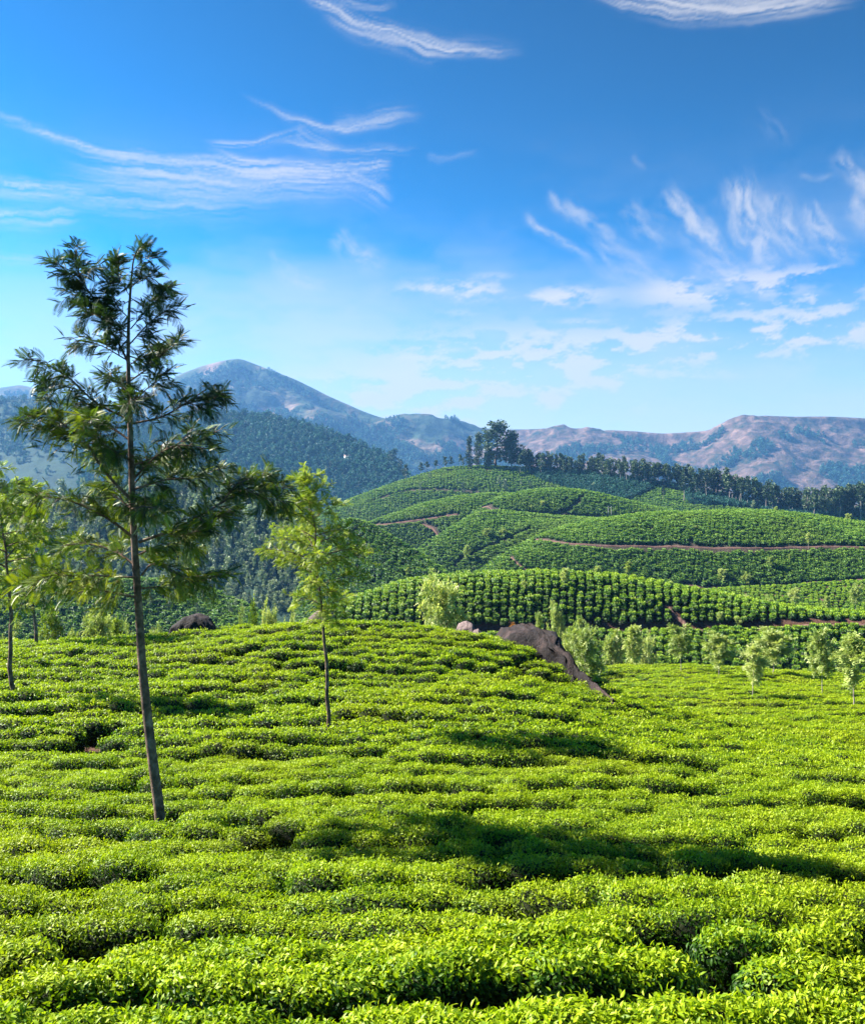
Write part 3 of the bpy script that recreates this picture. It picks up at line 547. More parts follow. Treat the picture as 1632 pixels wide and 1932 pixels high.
def instancer(name, label, P, rot, scl, idx, protos):
    P = np.asarray(P, np.float32); n = len(P)
    me = bpy.data.meshes.new(name); me.vertices.add(n); me.vertices.foreach_set('co', P.ravel())
    a = me.attributes.new('rot', 'FLOAT_VECTOR', 'POINT'); a.data.foreach_set('vector', np.asarray(rot, np.float32).ravel())
    a = me.attributes.new('scl', 'FLOAT_VECTOR', 'POINT'); a.data.foreach_set('vector', np.asarray(scl, np.float32).ravel())
    a = me.attributes.new('idx', 'INT', 'POINT'); a.data.foreach_set('value', np.asarray(idx, np.int32))
    me.update(); o = tag(obj(name, me), label, kind='stuff')
    ng = bpy.data.node_groups.new(name + '_nodes', 'GeometryNodeTree')
    ng.interface.new_socket('Geometry', in_out='INPUT', socket_type='NodeSocketGeometry')
    ng.interface.new_socket('Geometry', in_out='OUTPUT', socket_type='NodeSocketGeometry')
    N, L = ng.nodes, ng.links
    gi, go = N.new('NodeGroupInput'), N.new('NodeGroupOutput')
    iop = N.new('GeometryNodeInstanceOnPoints'); jn = N.new('GeometryNodeJoinGeometry')
    for p in protos:
        oi = N.new('GeometryNodeObjectInfo'); oi.inputs['Object'].default_value = p; oi.inputs['As Instance'].default_value = True
        L.new(oi.outputs['Geometry'], jn.inputs[0])
    def na(nm, typ):
        q = N.new('GeometryNodeInputNamedAttribute'); q.data_type = typ; q.inputs['Name'].default_value = nm; return q.outputs[0]
    er = N.new('FunctionNodeEulerToRotation'); L.new(na('rot', 'FLOAT_VECTOR'), er.inputs[0])
    L.new(gi.outputs[0], iop.inputs['Points']); L.new(jn.outputs[0], iop.inputs['Instance'])
    iop.inputs['Pick Instance'].default_value = True
    L.new(na('idx', 'INT'), iop.inputs['Instance Index']); L.new(er.outputs[0], iop.inputs['Rotation']); L.new(na('scl', 'FLOAT_VECTOR'), iop.inputs['Scale'])
    L.new(iop.outputs[0], go.inputs[0])
    md = o.modifiers.new('scatter', 'NODES'); md.node_group = ng
    return o

# rows of the near field
HOLES = [(0.45, 10.6, 0.42), (0.95, 10.6, 0.36), (-4.9, 13.3, 0.40), (2.35, 7.9, 0.26), (-7.4, 19, 0.5), (-2.2, 13.2, .3), (3.6, 10.4, .25), (-3.0, 8.4, .25)]
TREES_NEAR = [(302, 14), (622, 20.8), (38, 24.0), (70, 34.0), (1612, 42), (1420, 44)]
ROCKS = [(950, 33.4, 1.3), (1000, 33.2, 1.5), (1050, 31.8, 1.4), (1100, 29.4, .8), (362, 34.6, 1.1), (606, 35, 0.7), (885, 34, 0.6)]
bushes = []          # x, y, z, rz, sx, sy, sz, row
yk = 5.0; k = 0
g = np.random.default_rng(11)
while yk < 108:
    x = -0.62 * yk - 6.0
    xmax = 0.62 * yk + 8.0
    ph = g.uniform(0, 6.28); rowh = g.uniform(0.93, 1.06)
    while x < xmax:
        step = (g.uniform(0.54, 0.68) + (g.uniform(0.15, 0.40) if g.random() < 0.06 else 0)) * min(1.6, max(1.0, (yk - 34) / 30 + 1))
        x += step
        if yk > 45 and x < -0.05 * yk and False: continue
        wob = 0.45 * math.sin(x * 0.22 + yk * 0.11) + 0.50 * float(fb2(np.array(x), np.array(yk), 2.6, 2, 5.0)) + 0.05 * math.sin(x * 1.1 + ph)
        fade = min(1.0, max(0.4, (yk - 5) / 5))
        y = yk + wob * fade + g.normal(0, 0.055)
        sx, sy = g.uniform(0.92, 1.12), g.uniform(0.86, 1.10)
        sz = rowh * g.uniform(0.90, 1.08) * (1 + 0.10 * math.sin(x * 0.8 + ph * 3))
        skip = g.random() < 0.022
        for hx, hy, hr in HOLES:
            if math.hypot(x - hx, y - hy) < hr: skip = True
        if skip: continue
        big = min(1.6, max(1.0, (yk - 34) / 30 + 1)); sx *= big; sy *= big
        bushes.append((x, y, 0, g.normal(0, 0.11) + (math.pi if g.random() < .5 else 0), sx, sy, sz, k))
    yk += (0.88 if k == 2 else g.uniform(0.68, 0.80)) * min(1.7, max(1.0, (yk - 34) / 30 + 1)); k += 1
bushes = np.array(bushes)
bushes[:, 2] = near_soil(bushes[:, 0], bushes[:, 1]) + 0.04 * fb2(bushes[:, 0], bushes[:, 1], 3.0, 2, 9.0)
keep = np.ones(len(bushes), bool)
for px, d, r in ROCKS: keep &= np.hypot(bushes[:, 0] - (px - CX) / F * d, bushes[:, 1] - d) > r * 0.8
# nothing on the hidden far side of the crest
hid = ((bushes[:, 1] > 40) & (bushes[:, 0] < 0.0875 * bushes[:, 1] + 0.5)) | (bushes[:, 1] > 76); keep &= ~hid
for px, d in TREES_NEAR: keep &= np.hypot(bushes[:, 0] - (px - CX) / F * d, bushes[:, 1] - d) > 0.28
bushes = bushes[keep]
bpx = CX + F * bushes[:, 0] / bushes[:, 1]; bpy_ = HY - F * (bushes[:, 2] + BH - ZC) / bushes[:, 1]
inview = (bpx > -70) & (bpx < 1702) & (bpy_ < 1985)
order = np.argsort(np.where(inview, bushes[:, 1], 1e9)); single = np.zeros(len(bushes), bool); single[order[:300]] = True
ORD = ['first', 'second', 'third', 'fourth', 'fifth', 'sixth', 'seventh', 'eighth', 'ninth', 'tenth', 'eleventh', 'twelfth', 'thirteenth', 'fourteenth', 'fifteenth',
       'sixteenth', 'seventeenth', 'eighteenth', 'nineteenth', 'twentieth', 'twenty-first', 'twenty-second', 'twenty-third', 'twenty-fourth', 'twenty-fifth',
       'twenty-sixth', 'twenty-seventh', 'twenty-eighth', 'twenty-ninth', 'thirtieth'] + ['thirty-' + q for q in ('first', 'second', 'third', 'fourth', 'fifth', 'sixth', 'seventh', 'eighth', 'ninth')] + ['fortieth']
def number_from_left(trees, label):
    """single alike trees out by their order in the picture"""
    trees.sort(key=lambda o: o.location.x / o.location.y)
    for k, o in enumerate(trees): o['label'] = f'{label}, {ORD[k]} from left'
rows_seen = sorted(set(bushes[single, 7].astype(int)))
LEAFME = mk_mesh('leaf', LEAF0_V * 0.078, LEAF0_T, [M['tea']], {'tint': np.full(len(LEAF0_V), 0.78)})
LEAFME2 = mk_mesh('leaf', LEAF0_V * np.array([0.086, 0.086, 0.11]), LEAF0_T, [M['tea']], {'tint': np.full(len(LEAF0_V), 0.95)})
def frame_euler(f, up):
    from mathutils import Matrix
    R = frames(np.array([f]), np.array([up]))[0]; return Matrix(R.tolist()).to_euler()
for ri, rk in enumerate(rows_seen):
    ids = [i for i in np.where(single)[0] if int(bushes[i, 7]) == rk]; ids.sort(key=lambda i: bushes[i, 0])
    for c, i in enumerate(ids):
        x, y, z, rz, sx, sy, sz, _ = bushes[i]
        e = obj('tea_bush', None, loc=(x, y, z), rz=rz); e.scale = (sx, sy, sz); e.empty_display_size = 0.3
        tag(e, f'clipped green tea bush, {ORD[c]} from the left in the {ORD[ri]} hedge row from the bottom', 'tea bush', 'tea bushes in the hedge rows nearest the camera')
        fo, st = (NEAR0 if y < 8.6 else NEAR1)[int(g.integers(0, 5))]
        tag(obj('foliage', fo, e), kind='stuff'); obj('stem', st, e)
        if ri < 2:                                               # the large young leaves one can pick out at the bottom
            dd = rdir(40, g); dd[:, 2] = np.abs(dd[:, 2]) + 0.55; dd = nrm(dd)[:12]
            pt, nn = mound(dd, 0.48, 0.30, BH)
            for q in range(len(pt)):
                tn = nrm(np.cross(nn[q:q + 1], rdir(1, g)))[0]
                lf = obj('leaf', LEAFME if g.random() < .5 else LEAFME2, e, loc=tuple(pt[q] * 0.985))
                lf.rotation_euler = frame_euler(nn[q] * 0.5 + tn * 0.7 + np.array([0, 0, .45]), nn[q] + 0.3 * rdir(1, g)[0])
rest = bushes[~single]
nearish = rest[:, 1] < 20
def stuff_rows(sel, name, label, protos):
    r = rest[sel]; n = len(r)
    instancer(name, label, r[:, :3], np.stack([np.zeros(n), np.zeros(n), r[:, 3]], -1), r[:, 4:7] * np.array([1.02, 1.0, 1.0]), g.integers(0, len(protos), n), protos)
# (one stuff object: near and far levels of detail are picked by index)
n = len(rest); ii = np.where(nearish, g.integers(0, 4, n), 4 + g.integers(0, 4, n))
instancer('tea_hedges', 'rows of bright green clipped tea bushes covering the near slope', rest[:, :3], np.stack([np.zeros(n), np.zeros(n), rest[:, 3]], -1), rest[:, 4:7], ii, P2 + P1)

def hill_rows(H, su, sv, protos, name, label, scale=1.0, u0=0.0, u1=1.0, v_extra=3, skip=0.03, wig=0.45, stop=0.0, diag=0.0, thin=None):
    G = H['G'][H['i0'] - v_extra:H['i1'] + 1]; nv, nu = G.shape[:2]
    mid = G[nv // 2]; Wd = np.linalg.norm(np.diff(mid, axis=0), axis=1).sum()
    nc = int(Wd / su); us = np.linspace(u0, u1, nc) * (nu - 1.001); pts = []; gg = np.random.default_rng(int(Wd * 10))
    for u in us:
        i = int(u); f = u - i; Lq = G[:, i] * (1 - f) + G[:, i + 1] * f
        s = np.r_[0, np.cumsum(np.linalg.norm(np.diff(Lq, axis=0), axis=1))]
        st = np.arange(gg.uniform(0, sv), s[-1] - stop, sv)
        pts.append(np.stack([np.interp(st, s, Lq[:, k]) for k in range(3)], -1))
    P = np.concatenate(pts)
    P[:, 0] += gg.normal(0, 0.06 * su, len(P)) + wig * su * fb2(P[:, 0], P[:, 1], 9 * su, 2, 4.0) * 2; P[:, 1] += gg.normal(0, 0.30 * sv, len(P))
    if diag: P[:, 0] += diag * (P[:, 1] - P[:, 1].mean())
    keep = gg.random(len(P)) > skip
    for tr, cl in GAPS.get(id(H['G']), []):
        for k in range(0, len(tr) - 1):
            a, b = tr[k], tr[k + 1]; ab = b[:2] - a[:2]; t = np.clip(((P[:, :2] - a[:2]) @ ab) / max(ab @ ab, 1e-6), 0, 1)
            keep &= np.linalg.norm(P[:, :2] - (a[:2] + t[:, None] * ab), axis=1) > cl
    if thin is not None: keep &= thin(P, gg)
    px = CX + F * P[:, 0] / P[:, 1]; keep &= (px > -260) & (px < 1900)
    P = P[keep]; n = len(P); P[:, 2] -= 0.12 * scale
    s = scale * gg.uniform(0.78, 1.15, (n, 1)) * np.array([0.95, 1.6, 0.92]); s[:, 2] *= gg.uniform(0.8, 1.15, n)
    return P, np.stack([np.zeros(n), np.zeros(n), -np.arctan2(P[:, 0], P[:, 1]) + gg.normal(0, .18, n) + math.pi * gg.integers(0, 2, n)], -1), s, gg.integers(0, len(protos), n)
def plant(H, name, label, protos, su, sv, **kw):
    P, r, s, i = hill_rows(H, su, sv, protos, name, label, **kw); return instancer(name, label, P, r, s, i, protos)
plant(MID, 'tea_hedges', 'tea bushes in downhill columns on the low hill', P3, 1.28, 0.80, scale=1.0, stop=1.6, v_extra=6, skip=0.05, wig=.3)
plant(BANK, 'tea_hedges', 'dark tea bushes on the bank below the track', P3, 1.1, 0.95, v_extra=0)
plant(TERR, 'tea_hedges', 'tea bushes on the terraced slope', P3, 1.25, 1.1, skip=0.08)
plant(HB, 'tea_hedges', 'tea bushes on the broad hill', P4, 1.45, 1.10, scale=1.28, v_extra=3, skip=0.06)
plant(HC3, 'tea_hedges', 'tea bushes on the slope above the gully', P4, 1.7, 1.3, scale=1.5, v_extra=2, skip=0.06)
plant(HC1, 'tea_hedges', 'tea bushes on the small sunlit hill', P4, 2.1, 1.35, scale=1.65, v_extra=2, skip=0.05)
plant(HC2, 'tea_hedges', 'tea bushes on the tea knoll', P4, 1.9, 1.35, scale=1.6, v_extra=2, skip=0.05)
def dark_zone(P):  # dark wood at right; further left dark plants stand in for tree shade
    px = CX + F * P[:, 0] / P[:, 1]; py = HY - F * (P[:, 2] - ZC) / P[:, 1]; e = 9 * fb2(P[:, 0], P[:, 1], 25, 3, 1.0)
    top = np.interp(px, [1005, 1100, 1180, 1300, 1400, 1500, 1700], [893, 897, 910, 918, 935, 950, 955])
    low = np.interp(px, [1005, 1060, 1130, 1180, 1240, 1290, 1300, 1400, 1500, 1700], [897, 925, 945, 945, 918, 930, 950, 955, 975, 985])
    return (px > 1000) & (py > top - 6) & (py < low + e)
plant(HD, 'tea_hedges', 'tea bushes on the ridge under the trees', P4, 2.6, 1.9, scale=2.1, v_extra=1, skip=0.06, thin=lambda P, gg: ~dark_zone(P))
plant(HE, 'tea_hedges', 'shaded tea bushes on the steep spur', P4, 1.4, 1.2, scale=1.3, v_extra=1, skip=0.05)
plant(HG, 'tea_hedges', 'shaded tea bushes in the left valley', P4, 1.3, 1.3, scale=1.25, v_extra=2, skip=0.08)

# ------------------------------------------------------------------ trees
def frond(pairs, droop=0.28, ln=0.36, wd=0.075):
    V, T = [], []
    V += [(-.012, 0, 0), (.012, 0, 0), (0, .5, -.05 * droop * 4), (0, 1, -droop)]; T += [(0, 1, 2), (2, 1, 3)]
    for k in range(pairs):
        t = 0.14 + 0.84 * k / (pairs - 1); L = ln * (0.55 + 0.9 * t - 1.0 * t * t) * 1.35; z = -droop * t * t
        for s_ in (-1, 1):
            ca, sa = math.cos(math.radians(52)), math.sin(math.radians(52)); b0 = np.array([0, t, z]); d = np.array([s_ * sa, ca, -0.22]); w = np.array([-s_ * ca, sa, 0])
            n0 = len(V); V += [tuple(b0), tuple(b0 + d * L * .5 + w * wd), tuple(b0 + d * L * .5 - w * wd), tuple(b0 + d * L)]
            T += [(n0, n0 + 2, n0 + 1), (n0 + 1, n0 + 2, n0 + 3)]
    return np.array(V), np.array(T)
FR8, FR5, FR3 = frond(9, wd=0.034, ln=.50, droop=.4), frond(6, wd=0.062, ln=.5), frond(3, ln=0.42, wd=0.15)

def foliage_on(paths, g, fr, fsize, spacing, twig_len, per_twig, tint0=0.35, start=0.22, sun_bias=0.0, droop=0.15, twig_r=0.006):
    """twigs and fronds along branch polylines; returns twig tubes per path and one crown"""
    twigs, P, D, U, S, A = [], [], [], [], [], []
    for path, w in paths:
        path = np.asarray(path); seg = np.r_[0, np.cumsum(np.linalg.norm(np.diff(path, axis=0), axis=1))]; Lp = seg[-1]; mine = []
        for s_ in np.r_[np.arange(Lp * start, Lp, spacing), Lp]:
            p = np.array([np.interp(s_, seg, path[:, k]) for k in range(3)])
            q = np.array([np.interp(min(s_ + 0.05, Lp), seg, path[:, k]) for k in range(3)]) - np.array([np.interp(s_ - 0.05, seg, path[:, k]) for k in range(3)])
            q = q / max(np.linalg.norm(q), 1e-6)
            for rep in range(2 if s_ < Lp - 1e-3 else 1):
                side = nrm(np.cross(q, rdir(1, g)))[0]
                dirv = q * g.uniform(0.5, 1.0) + side * (g.uniform(0.5, 1.0) if s_ < Lp - 1e-3 else 0.2) + np.array([0, 0, g.uniform(-0.15, 0.3)])
                dirv = dirv / np.linalg.norm(dirv); tl = twig_len * g.uniform(0.5, 1.15) * w
                bend = np.array([0, 0, -droop * tl]); e1, e2 = p + dirv * tl * .5, p + dirv * tl + bend
                mine.append(tube([p, e1, e2], [twig_r, twig_r * .8, twig_r * .4], 3))
                m = max(2, int(per_twig * g.uniform(0.7, 1.3)))
                for k in range(m):
                    t = (k + g.random()) / m; pos = p + (e2 - p) * t + np.array([0, 0, .25 * droop * tl * math.sin(t * 3.14)])
                    sd = nrm(np.cross(dirv, rdir(1, g)))[0]
                    f = dirv * g.uniform(0.5, 1.0) + sd * g.uniform(0.35, 1.0) + np.array([0, 0, g.uniform(-0.35, 0.25)])
                    P.append(pos); D.append(f); U.append(np.array([0, 0, 1.0]) + 0.6 * rdir(1, g)[0]); S.append(fsize * g.uniform(0.65, 1.2)); A.append(np.clip(tint0 + g.normal(0, .17), 0, 1))
        twigs.append(mine)
    P, D, U, S, A = map(np.array, (P, D, U, S, A))
    return twigs, scatter(fr[0], fr[1], P, frames(D, U), S, A)

def assemble(name, label, group, base, trunk_path, trunk_r, paths, radii, crown, twigs, leaf_m, bark_m, sides=8, split=True, link=True, cat='tree'):
    base = np.asarray(base, float)
    e = obj(name, None, loc=tuple(base)); tag(e, label, cat, group)
    tp = np.asarray(trunk_path) - base
    tv, tt, _ = tube(tp, trunk_r, sides); obj('trunk', mk_mesh('trunk', tv, tt, [bark_m], smooth=True), e)
    geo = []
    for (path, w), r, tw in zip(paths, radii, twigs):
        gq = [tube(np.asarray(path) - base, np.linspace(r, r * 0.3, len(path)), 5)] + [(v - base, t, a) for v, t, a in tw]
        V, T, A = cat_geo(gq)
        if split: obj('branch', mk_mesh('branch', V, T, [bark_m], smooth=True), e)
    cv, ct, ca = crown
    obj('crown', mk_mesh('crown', cv - base, ct, [leaf_m], {'tint': ca}), e)
    return e

# the tall dark silver oak, its limbs set by hand
D0 = 14.0
def tp_(px, py, dy=0.0):
    v = W(px, py, D0); v[1] += dy; return v
g = np.random.default_rng(21)
TR = [(304,1640),(302,1545),(290,1450),(278,1350),(268,1250),(262,1150),(255,1050),(250,950),(247,850),(244,760),(242,680),(243,600),(247,540),(252,490),(262,466)]
trunk = spline([tp_(*p) for p in TR], 48)
rt = np.interp(np.linspace(0, 1, 48), [0, .08, .35, .55, .72, .86, 1], [.088, .080, .060, .044, .028, .016, .006]) * 0.98
LIMBS = [  # pixel path, depth swing at the tip (m), radius, leafiness
 ([(243,690),(220,650),(198,605),(173,570),(142,520),(133,480),(130,462)], .25, .016, .62),
 ([(198,605),(180,590),(150,560),(118,545)], .15, .010, .8), ([(150,530),(120,505),(95,492)], .1, .008, .6), ([(142,520),(165,512),(178,508)], -.1, .007, .6),
 ([(243,792),(190,762),(140,717),(100,692),(78,686)], -.3, .015, .85), ([(130,710),(95,712),(72,718)], .1, .008, .7),
 ([(247,945),(205,888),(177,837),(143,801),(124,760)], -.5, .022, 1), ([(177,837),(126,830),(99,810),(62,800)], -.2, .012, .9), ([(143,801),(112,790),(85,795)], -.3, .009, .9),
 ([(246,830),(195,800),(150,770),(118,762)], .4, .016, 1), ([(245,860),(205,850),(160,850)], .6, .014, 1),
 ([(250,1012),(220,982),(184,957),(147,942),(100,935)], -.5, .022, 1), ([(249,960),(200,935),(160,915)], .5, .016, .9),
 ([(257,1070),(215,1045),(160,1030),(105,1030)], .35, .018, .95), ([(262,1128),(200,1112),(130,1095),(85,1100)], -.3, .018, .95), ([(258,1090),(205,1080),(150,1075)], -.8, .016, .9),
 ([(263,1023),(312,1004),(368,975),(423,942),(460,922),(505,915),(535,925)], .3, .022, .85), ([(423,942),(450,910),(490,895)], .2, .010, .8), ([(460,922),(500,940),(530,945)], .1, .008, .8),
 ([(368,975),(400,985),(440,965)], -.3, .010, .8), ([(312,1004),(350,1010),(390,1000)], -.4, .012, .8),
 ([(265,1085),(294,1062),(340,1078),(385,1092),(425,1080)], -.4, .015, .7), ([(262,1110),(300,1110),(350,1105)], .5, .013, .6),
 ([(250,925),(300,905),(350,900),(400,880)], .5, .016, .9), ([(249,905),(300,862),(350,842),(402,850)], -.3, .017, .95), ([(248,880),(300,850),(345,815),(380,810)], .6, .014, .9),
 ([(246,800),(300,785),(350,757),(395,728),(408,735)], .2, .015, .75), ([(245,770),(285,740),(325,720)], -.4, .012, .9), ([(350,757),(375,765),(405,755)], -.1, .008, .7),
 ([(243,720),(275,690),(305,655),(320,640)], .3, .012, .95), ([(243,680),(200,655),(165,650)], -.3, .010, .9), ([(244,740),(205,715),(175,690)], .5, .011, .9),
 ([(243,650),(285,610),(320,592),(336,600)], -.2, .010, .95), ([(244,620),(280,570),(305,545)], .3, .009, .9), ([(244,600),(215,565),(207,510)], .1, .009, .8), ([(243,640),(215,610),(190,600)], -.4, .009, .9),
 ([(247,545),(275,520),(300,535)], .1, .007, .75), ([(247,560),(230,530),(222,500)], -.1, .006, .7), ([(250,510),(270,490),(285,487)], 0, .005, .55), ([(254,485),(262,468),(270,466)], 0, .005, .55),
 ([(250,960),(300,955),(345,960)], -.9, .014, .9), ([(248,870),(225,840),(215,800)], -.9, .012, .9), ([(249,915),(265,870),(300,830)], .9, .012, .9), ([(256,1050),(290,1030),(330,1040)], .9, .014, .8),
 ([(252,985),(235,960),(190,990)], .9, .013, .9), ([(246,800),(270,770),(290,765)], -.8, .010, .85), ([(243,690),(262,660),(275,640)], .5, .008, .85)]
paths, radii = [], []
for pix, sw, r, w in LIMBS:
    if pix[-1][1] < 720: w *= 0.68
    q = spline(np.array([tp_(px + g.normal(0, 2), py, 1.35 * sw * (k / (len(pix) - 1)) ** 0.8) for k, (px, py) in enumerate(pix)]), 14)
    paths.append((q, w)); radii.append(r * 1.15)
tw, crown = foliage_on(paths, g, FR8, 0.185, 0.100, 0.36, 6.2, tint0=0.42, start=0.18, droop=.28)
yellow = crown[2].copy(); cvx = CX + F * crown[0][:, 0] / crown[0][:, 1]; cvy = HY - F * (crown[0][:, 2] - ZC) / crown[0][:, 1]
# yellow-green lower boughs, sunlight tinted into the left ones, darker upper crown
bough_yellow = np.clip((cvy - 700) / 400, 0, 1) * 0.44 + 0.30 * np.exp(-((cvx - 135) / 70) ** 2 - ((cvy - 830) / 90) ** 2) - 0.10
crown = (crown[0], crown[1], np.clip(yellow + bough_yellow, 0, 1))
assemble('silver_oak_tree', 'tall dark feathery tree with a bare leaning trunk, tallest on the near slope', 'young trees standing in the near tea', tp_(304, 1545) - np.array([0, 0, BH]),
         trunk, rt, paths, radii, crown, tw, M['oak_dark'], M['bark'], sides=10)

def auto_tree(seed, H, bare, width, nb, lean=(0, 0), fr=FR5, fsize=0.2, spacing=0.13, twig_len=0.3, per=5, tint0=0.5, tr=0.05, asc=0.45, shape='cone', start=.2, twig_r=.005):
    g = np.random.default_rng(seed); n = 16
    t = np.linspace(0, 1, n); wob = np.cumsum(g.normal(0, 0.012 * H, (n, 2)), 0); wob -= wob[0]
    path = np.column_stack([lean[0] * t + wob[:, 0] * .5, lean[1] * t + wob[:, 1] * .5, H * t])
    r = tr * (1 - 0.88 * t ** 0.9); paths, radii = [], []
    for k in range(nb):
        f = bare + (0.985 - bare) * (k + g.random() * .7) / nb; p = np.array([np.interp(f, t, path[:, c]) for c in range(3)])
        rel = (f - bare) / (1 - bare); prof = {'cone': (0.35 + 1.1 * rel) if rel < 0.28 else 1.0 - 0.82 * (rel - .28) / .72, 'round': math.sqrt(max(0.05, 1 - (2 * rel - 0.9) ** 2)), 'column': 0.75 + 0.4 * math.sin(rel * 3.1)}[shape]
        a = k * 2.4 + g.normal(0, .4); L = width * prof * g.uniform(0.7, 1.15); rise = asc * g.uniform(0.4, 1.4) * (0.6 + 0.8 * rel)
        dv = np.array([math.cos(a), math.sin(a), 0])
        q = spline([p, p + dv * L * .45 + np.array([0, 0, L * rise * .55]), p + dv * L + np.array([0, 0, L * rise * .8])] , 8)
        paths.append((q, 0.6 + 0.4 * prof)); radii.append(max(0.006, tr * 0.38 * prof))
    tip = path[-5:]; paths.append((tip, .6)); radii.append(tr * 0.08)
    tw, crown = foliage_on(paths, g, fr, fsize, spacing, twig_len, per, tint0=tint0, start=start, twig_r=twig_r)
    return path, r, paths, radii, tw, crown
def put_tree(name, label, group, px, py, d, top, tree, leaf_m, bark_m=None, drop=BH, cat='tree'):
    base = W(px, py, d) - np.array([0, 0, drop]); path, r, paths, radii, tw, crown = tree
    sh = lambda a: np.asarray(a) + base
    return assemble(name, label, group, base, sh(path), r, [(sh(p), w) for p, w in paths], radii, (sh(crown[0]), crown[1], crown[2]), [[(v + base, t, a) for v, t, a in q] for q in tw], leaf_m, bark_m or M['bark'])
GRP = 'young trees standing in the near tea'
put_tree('silver_oak_tree', 'slender yellow green tree in the middle of the near slope', GRP, 622, 1370, 20.8, 0,
         auto_tree(5, 6.25, 0.46, 1.40, 30, lean=(-.38, .1), fr=FR5, fsize=0.130, spacing=0.120, twig_len=.44, per=9, tint0=.80, tr=.058, asc=.45), M['oak'])
put_tree('silver_oak_tree', 'yellow green tree cut by the left edge of the photo', GRP, 38, 1310, 24.0, 0,
         auto_tree(8, 6.5, 0.42, 1.45, 30, lean=(-.50, 0), fr=FR5, fsize=0.165, spacing=0.12, twig_len=.36, per=6, tint0=.72, tr=.07, asc=.35), M['oak'])
put_tree('silver_oak_tree', 'thin yellow green tree on the crest beside the left edge tree', GRP, 72, 1226, 34.0, 0,
         auto_tree(9, 6.7, 0.34, 1.8, 32, lean=(-.4, 0), fr=FR5, fsize=0.20, spacing=0.14, twig_len=.46, per=6, tint0=.72, tr=.075, asc=.35), M['oak'])

# small pale trees: a few modelled, then copied
def proto_tree(seed, H, bare, width, nb, leaf_m, bark_m, fr=FR3, **kw):
    t = auto_tree(seed, H, bare, width, nb, fr=fr, **kw); path, r, paths, radii, tw, crown = t
    e = obj('young_tree', None, link=False)
    tv, tt, _ = tube(np.vstack([path[0] - [0, 0, .8], path]), np.r_[r[0], r], 6)
    tm = mk_mesh('trunk', tv, tt, [bark_m], smooth=True)
    bm_ = mk_mesh('branches', *cat_geo([tube(p, np.linspace(q, q * .3, len(p)), 4) for (p, w), q in zip(paths, radii)])[:2], [bark_m], smooth=True)
    cm = mk_mesh('crown', crown[0], crown[1], [leaf_m], {'tint': crown[2]})
    return tm, bm_, cm, float(np.percentile(crown[0][:, 2], 99.7)), float(np.percentile(np.hypot(crown[0][:, 0], crown[0][:, 1]), 96))
SM = [proto_tree(40 + k, 5.0, (.42, .40, .48, .30)[k], (1.05, 1.25, .95, 1.2)[k], 18, M['pale_leaf'], M['pale_bark'], fsize=.36, spacing=.17, twig_len=.42, per=7, tint0=.5, tr=.06, asc=.7, shape=('cone', 'round', 'column', 'cone')[k]) for k in range(4)]
BU = [proto_tree(50 + k, 4.0, .04, 1.3, 24, M['pale_leaf'], M['pale_bark'], fsize=.32, spacing=.17, twig_len=.42, per=7, tint0=.5, tr=.06, asc=.9, shape='column') for k in range(2)]
OKT = [proto_tree(60 + k, 5.0, .12, 1.15, 22, M['oak'], M['bark'], fsize=.34, spacing=.2, twig_len=.4, per=5, tint0=.55, tr=.06, asc=.7, shape='round') for k in range(2)]
gt = np.random.default_rng(77)
def small(name, label, group, pos, top_px, kit, wide=1.0, cat='tree', branches=True):
    """pos = base in the scene; top_px = height in photo pixels turned into metres at that distance"""
    tm, bm_, cm, H = kit[:4]; hgt = top_px / F * pos[1]; s = hgt / H
    e = obj(name, None, loc=tuple(pos), rz=gt.uniform(0, 6.28)); e.scale = (s * wide, s * wide, s); tag(e, label, cat, group)
    obj('trunk', tm, e); 
    if branches: obj('branch', bm_, e)
    obj('crown', cm, e); return e
def near_pos(px, d):
    x = (px - CX) / F * d; return np.array([x, d, float(near_soil(np.array(x), np.array(float(d))))])
G2 = 'small pale trees in and behind the right tea field'
def small_at(lab, px, d, top, kit, wide, grp, name='young_tree'):
    p = near_pos(px, d); base_py = HY - F * (p[2] - ZC) / d; s_ = (base_py - top) / F * d / kit[3]; return small(name, lab, grp, p, base_py - top, kit, 0.95 * wide / F * d / (2 * kit[4] * s_))
small_at('pale leafy young tree at the right photo edge in the tea field', 1612, 42, 1196, SM[0], 70, G2)
small_at('pale young tree with a bare trunk, second from the right edge', 1551, 47, 1188, SM[2], 55, G2)
small_at('young tree nearest the boulder of the right field group', 1420, 44, 1214, SM[0], 52, G2)
small_at('broad pale tree behind the field, between two slender ones', 1458, 58, 1184, SM[1], 78, G2)
small_at('young tree with a thin trunk in the middle of the far field edge', 1355, 55, 1192, SM[1], 62, G2)
small_at('slim pale tree on the far field edge, left of the thin trunk one', 1284, 59, 1178, SM[2], 46, G2)
small_at('bushy tree with pale top just right of the big boulder', 1105, 50, 1178, BU[0], 72, G2)
small_at('leafy tree behind the bushy one at the boulder', 1082, 62, 1168, BU[1], 50, G2)
small_at('pale spindly tree between boulder tree and far field edge', 1195, 69, 1180, SM[3], 42, G2)
small_at('low green tree behind the spindly pale tree', 1222, 84, 1196, BU[0], 45, G2)
small_at('small dark topped tree left of the spindly pale tree', 1155, 84, 1188, SM[1], 50, G2)
small_at('big pale bushy tree rising behind the middle of the crest', 836, 52, 1090, BU[0], 88, G2, 'pale_tree')
small_at('low pale bush at the foot of the big bushy tree', 802, 50, 1150, BU[1], 42, G2, 'pale_tree')
small_at('grey green tree above the big boulder', 1050, 92, 1136, SM[1], 42, G2)
small_at('tiny two pronged sapling on top of the big boulder', 1017, 37, 1158, SM[3], 24, G2)
G3 = 'pale trees behind the left crest'
